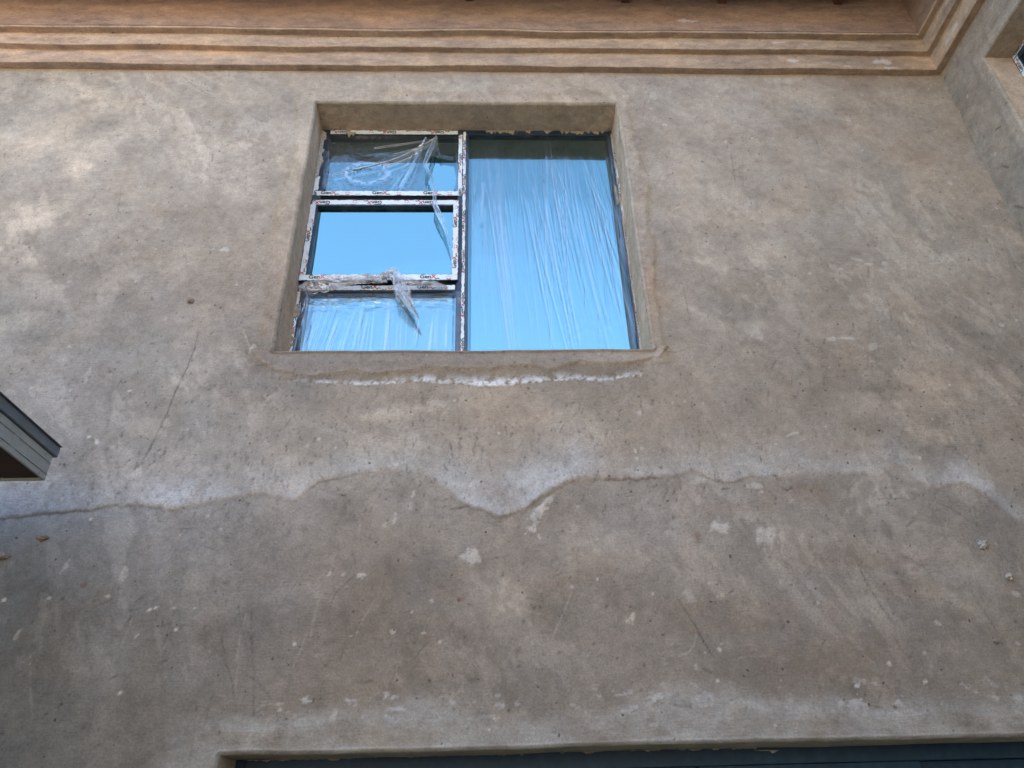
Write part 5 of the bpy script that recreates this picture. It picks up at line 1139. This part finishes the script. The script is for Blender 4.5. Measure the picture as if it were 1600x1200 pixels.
film('plastic_film', 'torn crumpled film with bright creases over the top left pane', np.linspace(-1.14, -.185, 360), np.linspace(5.47, 6.08, 260), top_film, 'film_loose')

# ribbon of loose film that dangles in front of the sash
def ribbon(path, widths, seed, U, V, depth=.02, twist=1.0):
    path = np.array(path, float); seg = np.linalg.norm(path[1:] - path[:-1], axis=1); L_ = np.concatenate([[0], np.cumsum(seg)]); L_ = L_ / L_[-1]
    px_ = np.interp(U, L_, path[:, 0]); py_ = np.interp(U, L_, path[:, 1]); pz_ = np.interp(U, L_, path[:, 2])
    dx = np.interp(U + .02, L_, path[:, 0]) - np.interp(U - .02, L_, path[:, 0]); dz = np.interp(U + .02, L_, path[:, 2]) - np.interp(U - .02, L_, path[:, 2])
    nl = np.hypot(dx, dz) + 1e-9; nx, nz_ = -dz / nl, dx / nl
    w_ = np.interp(U, np.linspace(0, 1, len(widths)), widths)
    w_ = w_ * (.8 + .5 * fbm(U * 9, V * 0 + seed, seed, 3))
    ph = V * 2 - 1
    o_ = ph * w_ * .5 + .35 * w_ * fbm(U * 5 + seed, V * 3, seed + 1, 3)
    yy = depth * (fbm(U * 7, V * 5 + seed, seed + 2, 4, .6) * 1.2 + .35 * np.sin(ph * 4 * twist + U * 9))
    F = (1 - sstep(0, .07, np.abs(fbm(U * 6, V * 8, seed + 3, 3, .6)))) * .8 + .12
    return np.stack([px_ + nx * o_, py_ - np.abs(yy), pz_ + nz_ * o_], -1), F
def hang(U, V):
    P, F = ribbon([(-.345, .226, 6.03), (-.40, .20, 5.80), (-.42, .19, 5.70), (-.365, .185, 5.56), (-.34, .18, 5.42), (-.335, .18, 5.30), (-.28, .18, 5.15), (-.245, .185, 5.02), (-.225, .185, 4.93)],
                  [.015, .05, .06, .035, .03, .03, .035, .04, .045, .025, .004], 831, U, V, .022, 1.6)
    edge = np.exp(-((V - .15) / .07) ** 2) + .7 * np.exp(-((V - .8) / .06) ** 2)
    return P, F + edge * .9, np.ones(U.shape, bool)
film('plastic_film', 'narrow twisted ribbon of clear film dangling in front of the bare middle pane', np.linspace(0, 1, 220), np.linspace(0, 1, 34), hang, 'film_ribbon')

# bunched film rolled along the lower transom, with a frayed tuft
def roll(path, widths, seed):
    def f(U, V):
        P, F = ribbon(path, widths, seed, U, V, .045, 2.2)
        return P, F + .15, (fbm(U * 14, V * 6, seed + 7, 2) > -.30)
    return f
pA = [(-1.175, .225, 4.60), (-1.05, .215, 4.625), (-.95, .205, 4.635), (-.83, .20, 4.645), (-.74, .20, 4.66), (-.66, .20, 4.655), (-.62, .20, 4.66)]
pB = [(-.66, .20, 4.67), (-.60, .185, 4.69), (-.56, .18, 4.65), (-.53, .18, 4.58), (-.50, .185, 4.50), (-.46, .195, 4.43), (-.43, .20, 4.38), (-.405, .205, 4.35)]
pC = [(-.58, .20, 4.67), (-.50, .205, 4.64), (-.42, .21, 4.635), (-.33, .215, 4.63), (-.24, .22, 4.605)]
def bunch(U, V):
    seg = np.floor(U * 2.9999).astype(int); u = U * 3 - seg
    PA, FA = ribbon(pA, [.04, .11, .14, .12, .08, .06, .08], 841, u, V, .040, 2.2)
    PB, FB = ribbon(pB, [.05, .11, .12, .11, .10, .08, .05, .004], 851, u, V, .055, 2.6)
    PC, FC = ribbon(pC, [.06, .06, .055, .05, .02], 861, u, V, .030, 2.0)
    s_ = seg[..., None]
    P = np.where(s_ == 0, PA, np.where(s_ == 1, PB, PC)); F = np.where(seg == 0, FA, np.where(seg == 1, FB, FC))
    K = fbm(U * 30, V * 6, 871, 2) > -.32
    return P, F, K
uA = np.linspace(0, .3333, 160, endpoint=False); uB = np.linspace(.33334, .6666, 150, endpoint=False); uC = np.linspace(.66668, .99999, 110)
def film_multi():
    # three gathered lengths joined into one limp bunch
    U_all = [uA, uB, uC]; vs = []; Qs = []; Fs = []; n = 0
    for u_ in U_all:
        for lay in range(2):
            U, V = np.meshgrid(u_, np.linspace(0, 1, 36), indexing='ij')
            P, F, K = bunch(U, V if lay == 0 else 1 - V * .9)
            P = P.copy(); P[..., 1] -= lay * .012; P[..., 2] += lay * (.012 * fbm(U * 30, V * 3, 880, 2))
            a, b = U.shape; idx = np.arange(a * b).reshape(a, b) + n
            q = np.stack([idx[:-1, :-1], idx[1:, :-1], idx[1:, 1:], idx[:-1, 1:]], -1)
            Qs.append(q[K[:-1, :-1] & K[1:, 1:]]); vs.append(P.reshape(-1, 3)); Fs.append(F.reshape(-1)); n += a * b
    V_ = np.concatenate(vs).astype(np.float32); Q = np.concatenate(Qs).reshape(-1, 4)
    me = bpy.data.meshes.new('plastic_film'); me.vertices.add(len(V_)); me.vertices.foreach_set('co', V_.ravel())
    me.loops.add(Q.size); me.loops.foreach_set('vertex_index', Q.ravel().astype(np.int32))
    me.polygons.add(len(Q)); me.polygons.foreach_set('loop_start', (np.arange(len(Q)) * 4).astype(np.int32)); me.update(calc_edges=True)
    at = me.attributes.new('fold', 'FLOAT', 'POINT'); at.data.foreach_set('value', np.clip(np.concatenate(Fs), 0, 1).astype(np.float32))
    o = link('plastic_film', me, M['film_bunch'], None, True)
    tag(o, 'dull bunched-up film with a frayed tuft, gathered along the rail above the bottom left pane', 'plastic film', 'clear plastic film on the upstairs window')
film_multi()

# ---------------------------------------------------------------- window of the wing (only its corner is in the picture)
def wingpt(x, y, z):            # local (x along s, y depth, z) -> world
    return (XW + y, -x, z)
wf = MB()
def wbox(m, s0, s1, d0, d1, z0, z1, b=.003):
    m.box(XW + d0, XW + d1, -s1, -s0, z0, z1, b)
WD = .20
wbox(wf, .36, .43, WD, WD + .07, 4.17, 6.17); wbox(wf, 1.86, 1.93, WD, WD + .07, 4.17, 6.17)
wbox(wf, .4305, 1.8595, WD, WD + .07, 6.08, 6.17); wbox(wf, .4305, 1.8595, WD, WD + .07, 4.17, 4.26); wbox(wf, 1.10, 1.16, WD + .001, WD + .069, 4.2605, 6.0795)
w2 = wf.build('window', M['navy'], house)
w2['label'] = 'side window in the wing with white tape round its dark frame'
m = MB(); m.box(XW + WD + .034, XW + WD + .039, -1.8594, -.4306, 4.2606, 6.0794); m.build('pane', M['glass'], w2)
tape(.388, 6.118, 1.47, .034, WD - .0004, 0, w2, .02, basis=wingpt)
tape(.422, 4.25, 1.86, .034, WD - .0004, 90, w2, .3, basis=wingpt)
def wing_film(U, V):
    S_, Z = U, V
    F = .2 + .8 * (1 - sstep(0, .05, np.abs(fbm(S_ * 12, Z * 12, 901, 3, .6))))
    H = .012 * fbm(S_ * 8, Z * 8, 902, 3)
    return np.stack([XW + WD + .012 - H + S_ * 0, -S_, Z], -1), F * .7, np.ones(S_.shape, bool)
o = film('plastic_film', 'creased film over the side window of the wing at the right edge', np.linspace(.445, 1.10, 150), np.linspace(4.27, 6.07, 200), wing_film, 'film_loose')

# ---------------------------------------------------------------- wide dark frame of the ground-floor opening
df = MB()
YD = .235
LX0, LX1, LZ1 = -1.165, 3.085, 1.965
df.box(LX0, LX0 + .075, YD, YD + .10, .004, LZ1, .003); df.box(LX1 - .075, LX1, YD, YD + .10, .004, LZ1, .003)
df.box(LX0 + .0755, LX1 - .0755, YD, YD + .10, 1.865, LZ1, .003)
df.box(LX0 + .0755, LX1 - .0755, YD + .001, YD + .10, .005, .045, .003)
door = df.build('door', M['doorblue'], house)
door['label'] = 'wide dark blue sliding door frame smeared with mortar, at the foot of the wall'
for i in range(4):
    w_ = (LX1 - LX0 - .15) / 4; x0 = LX0 + .0755 + w_ * i + (0 if i == 0 else -.02); x1 = LX0 + .0755 + w_ * (i + 1) - .001
    y0 = YD + (.012 if i in (1, 2) else .052)
    lf = MB()
    lf.box(x0, x0 + .055, y0, y0 + .036, .046, 1.864, .002); lf.box(x1 - .055, x1, y0, y0 + .036, .046, 1.864, .002)
    lf.box(x0 + .0553, x1 - .0553, y0, y0 + .036, 1.805, 1.864, .002); lf.box(x0 + .0553, x1 - .0553, y0, y0 + .036, .046, .13, .002)
    lf.build('leaf', M['doorblue'], door)
    lf = MB(); lf.box(x0 + .0556, x1 - .0556, y0 + .014, y0 + .019, .1305, 1.8045); lf.build('pane', M['glass'], door)
mortar([(LX0 + .06, 1.938), (2.9, 1.940)], .002, .010, YD - .001, .004, 14, parent=door)
mortar([(1.22, 1.925), (1.34, 1.922)], .003, .018, YD - .003, .004, 16, mat='lump', parent=door)

# ---------------------------------------------------------------- mortar dabs stuck to the wall
def dab(x, z, sx, sz, seed, mat='lump', y=-.004, th=.016):
    import bmesh
    bm = bmesh.new(); bmesh.ops.create_icosphere(bm, subdivisions=4, radius=1)
    P = np.array([v.co for v in bm.verts])
    n1 = fbm(P[:, 0] * 2.4 + P[:, 1] * 1.1 + seed, P[:, 2] * 2.4 + P[:, 1] * 1.3, seed, 4, .65)
    n2 = fbm(P[:, 0] * 7 + seed, P[:, 2] * 7 + P[:, 1] * 5, seed + 1, 3, .6)
    k = 1 + n1 * 1.6 + n2 * .7
    for v, kk in zip(bm.verts, k):
        v.co = Vector((x + v.co.x * sx * kk, y + v.co.y * th * kk, z + v.co.z * sz * kk))
    me = bpy.data.meshes.new('mortar_dab'); bm.to_mesh(me); bm.free()
    return link('mortar_dab', me, M[mat], house, True)
for i, (x, z, sx, sz) in enumerate([(2.476, 2.799, 0.03, 0.023, 0.0, 1.0), (2.548, 2.637, 0.023, 0.019, 0.0, 1.0), (-2.145, 2.907, 0.033, 0.016, 0.0, 1.0), (-2.31, 2.817, 0.036, 0.019, 0.0, 1.0), (-1.725, 4.341, 0.019, 0.024, 0.0, 1.0), (-1.892, 2.675, 0.012, 0.012, 0.0, 1.0), (2.562, 2.555, 0.015, 0.01, 0.0, 1.0), (-0.064, 2.786, 0.025, 0.022, 0.0, 1.0)][0:0] or [b[:4] for b in [(2.476, 2.799, 0.03, 0.023, 0.0, 1.0), (2.548, 2.637, 0.023, 0.019, 0.0, 1.0), (-2.145, 2.907, 0.033, 0.016, 0.0, 1.0), (-2.31, 2.817, 0.036, 0.019, 0.0, 1.0), (-1.725, 4.341, 0.019, 0.019, 0.0, 1.0), (2.367, 2.33, 0.012, 0.008, 0.0, 1.0)]]):
    o = dab(x, z, sx * .8, sz * .8, 950 + i * 5, 'lump' if i < 2 else 'greymortar', th=.011)

# ---------------------------------------------------------------- unseen house across the yard, added to bounce warm light
nh = empty('light_bounce_house', (0, -15, 0))
tag(nh, 'unseen ochre house added across the yard to bounce warm light onto the plastered wall', 'house')
m = MB()
NX0, NX1, NY, NZ = -12.0, 10.0, -13.0, 9.6
wins = [(-9.2, -7.6), (-5.6, -4.0), (-1.4, .2), (3.2, 4.8), (6.6, 7.8)]
cuts = [NX0] + [v for w_ in wins for v in w_] + [NX1]
for zz0, zz1, solid in ((0, 1.0, 1), (1.0, 2.3, 0), (2.3, 4.2, 1), (4.2, 5.6, 0), (5.6, NZ, 1)):
    if solid: m.box(NX0, NX1, NY - .25, NY, zz0, zz1)
    else:
        for k in range(0, len(cuts), 2): m.box(cuts[k], cuts[k + 1], NY - .25, NY, zz0 + .0005, zz1 - .0005)
m.box(NX0, NX0 + .25, NY - 8, NY - .251, 0, NZ); m.box(NX1 - .25, NX1, NY - 8, NY - .251, 0, NZ); m.box(NX0, NX1, NY - 8.25, NY - 8.001, 0, NZ)
m.build('wall', M['ochre'], nh)
for (a, b_) in wins:
    for zz in (1.0, 4.2):
        hh = 1.3 if zz == 1.0 else 1.4
        m = MB(); m.box(a + .001, b_ - .001, NY - .16, NY - .10, zz + .001, zz + .06); m.box(a + .001, b_ - .001, NY - .16, NY - .10, zz + hh - .06, zz + hh - .001)
        for xx in (a + .001, (a + b_) / 2 - .03, b_ - .061): m.box(xx, xx + .06, NY - .159, NY - .101, zz + .0605, zz + hh - .0605)
        wn = m.build('window', M['navy'], nh)
        m = MB(); m.box(a + .03, b_ - .03, NY - .135, NY - .130, zz + .03, zz + hh - .03); m.build('pane', M['glass'], wn)
m = MB(); m.add([(NX0 - .5, NY + .55, NZ - .1), (NX1 + .5, NY + .55, NZ - .1), (NX1 + .5, NY - 4.1, NZ + 1.6), (NX0 - .5, NY - 4.1, NZ + 1.6), (NX1 + .5, NY - 8.8, NZ - .1), (NX0 - .5, NY - 8.8, NZ - .1)], [(0, 1, 2, 3), (3, 2, 4, 5)])
m.build('roof', M['sheet'], nh, recalc=False)

# ---------------------------------------------------------------- porch canopy at the left
can = empty('porch_canopy', (-3.6, -1.6, 0))
tag(can, 'grey metal-edged porch canopy corner jutting in at the left edge, timber board beneath', 'canopy')
CX, CY0, CY1 = -1.972, -.40, -3.2
CZB, CZT = 3.030, 3.203
f = MB()
f.box(CX - .010, CX, CY1, CY0, CZB, CZT - .052, .003)
for zz in (CZB + .028, CZB + .082):                      # pressed ribs of the fascia
    f.box(CX - .004, CX + .0035, CY1 + .01, CY0 - .002, zz, zz + .004, .0015)
f.box(-5.2, CX - .0105, CY0 - .008, CY0, CZB, CZT - .052, .003)
for yy in (CY0 - .06, CY0 - .42, CY0 - .80, CY0 - 1.2, CY0 - 1.7):      # fixing screws and a lapped joint
    for zz in (CZB + .014, CZT - .068):
        f.box(CX + .0003, CX + .004, yy - .0045, yy + .0045, zz - .0045, zz + .0045, .0015)
f.box(CX + .0002, CX + .0022, CY0 - .30, CY0 - .262, CZB + .002, CZT - .056, .0006)
f.build('fascia', M['fascia'], can)
f = MB()
f.box(CX - .030, CX + .010, CY1, CY0 + .022, CZT - .050, CZT, .004)
f.box(-5.2, CX - .0305, CY0 - .030, CY0 + .022, CZT - .050, CZT, .004)
f.build('drip_edge', M['lip'], can)
f = MB()
for k in range(9):
    x1 = CX - .030 - k * .16
    f.box(x1 - .155, x1, CY1, CY0 - .009, CZB + .012, CZB + .028, .002)
f.build('soffit', M['board'], can)
f = MB(); f.box(CX - .075, CX - .048, CY1, CY0 - .012, CZB + .029, CZT - .055, .002)
for k in range(3): f.box(-5.15, CX - .08, CY1 + .1 + k * 1.0, CY1 + .15 + k * 1.0, CZB + .030, CZT - .056, .002)
f.build('beam', M['steel'], can)
f = MB(); f.add([(-5.2, CY1, CZT + .03), (CX + .02, CY1, CZT + .002), (CX + .02, CY0 + .02, CZT + .002), (-5.2, CY0 + .02, CZT + .03)], [(0, 1, 2, 3)])
f.build('roof', M['gutter'], can, recalc=False)
for (px_, py_) in ((-3.6, -.75), (-3.6, -2.9)):
    f = MB(); f.box(px_ - .04, px_ + .04, py_ - .04, py_ + .04, .002, CZB + .011, .004); f.box(px_ - .09, px_ + .09, py_ - .09, py_ + .09, .001, .012, .002)
    f.build('post', M['steel'], can)
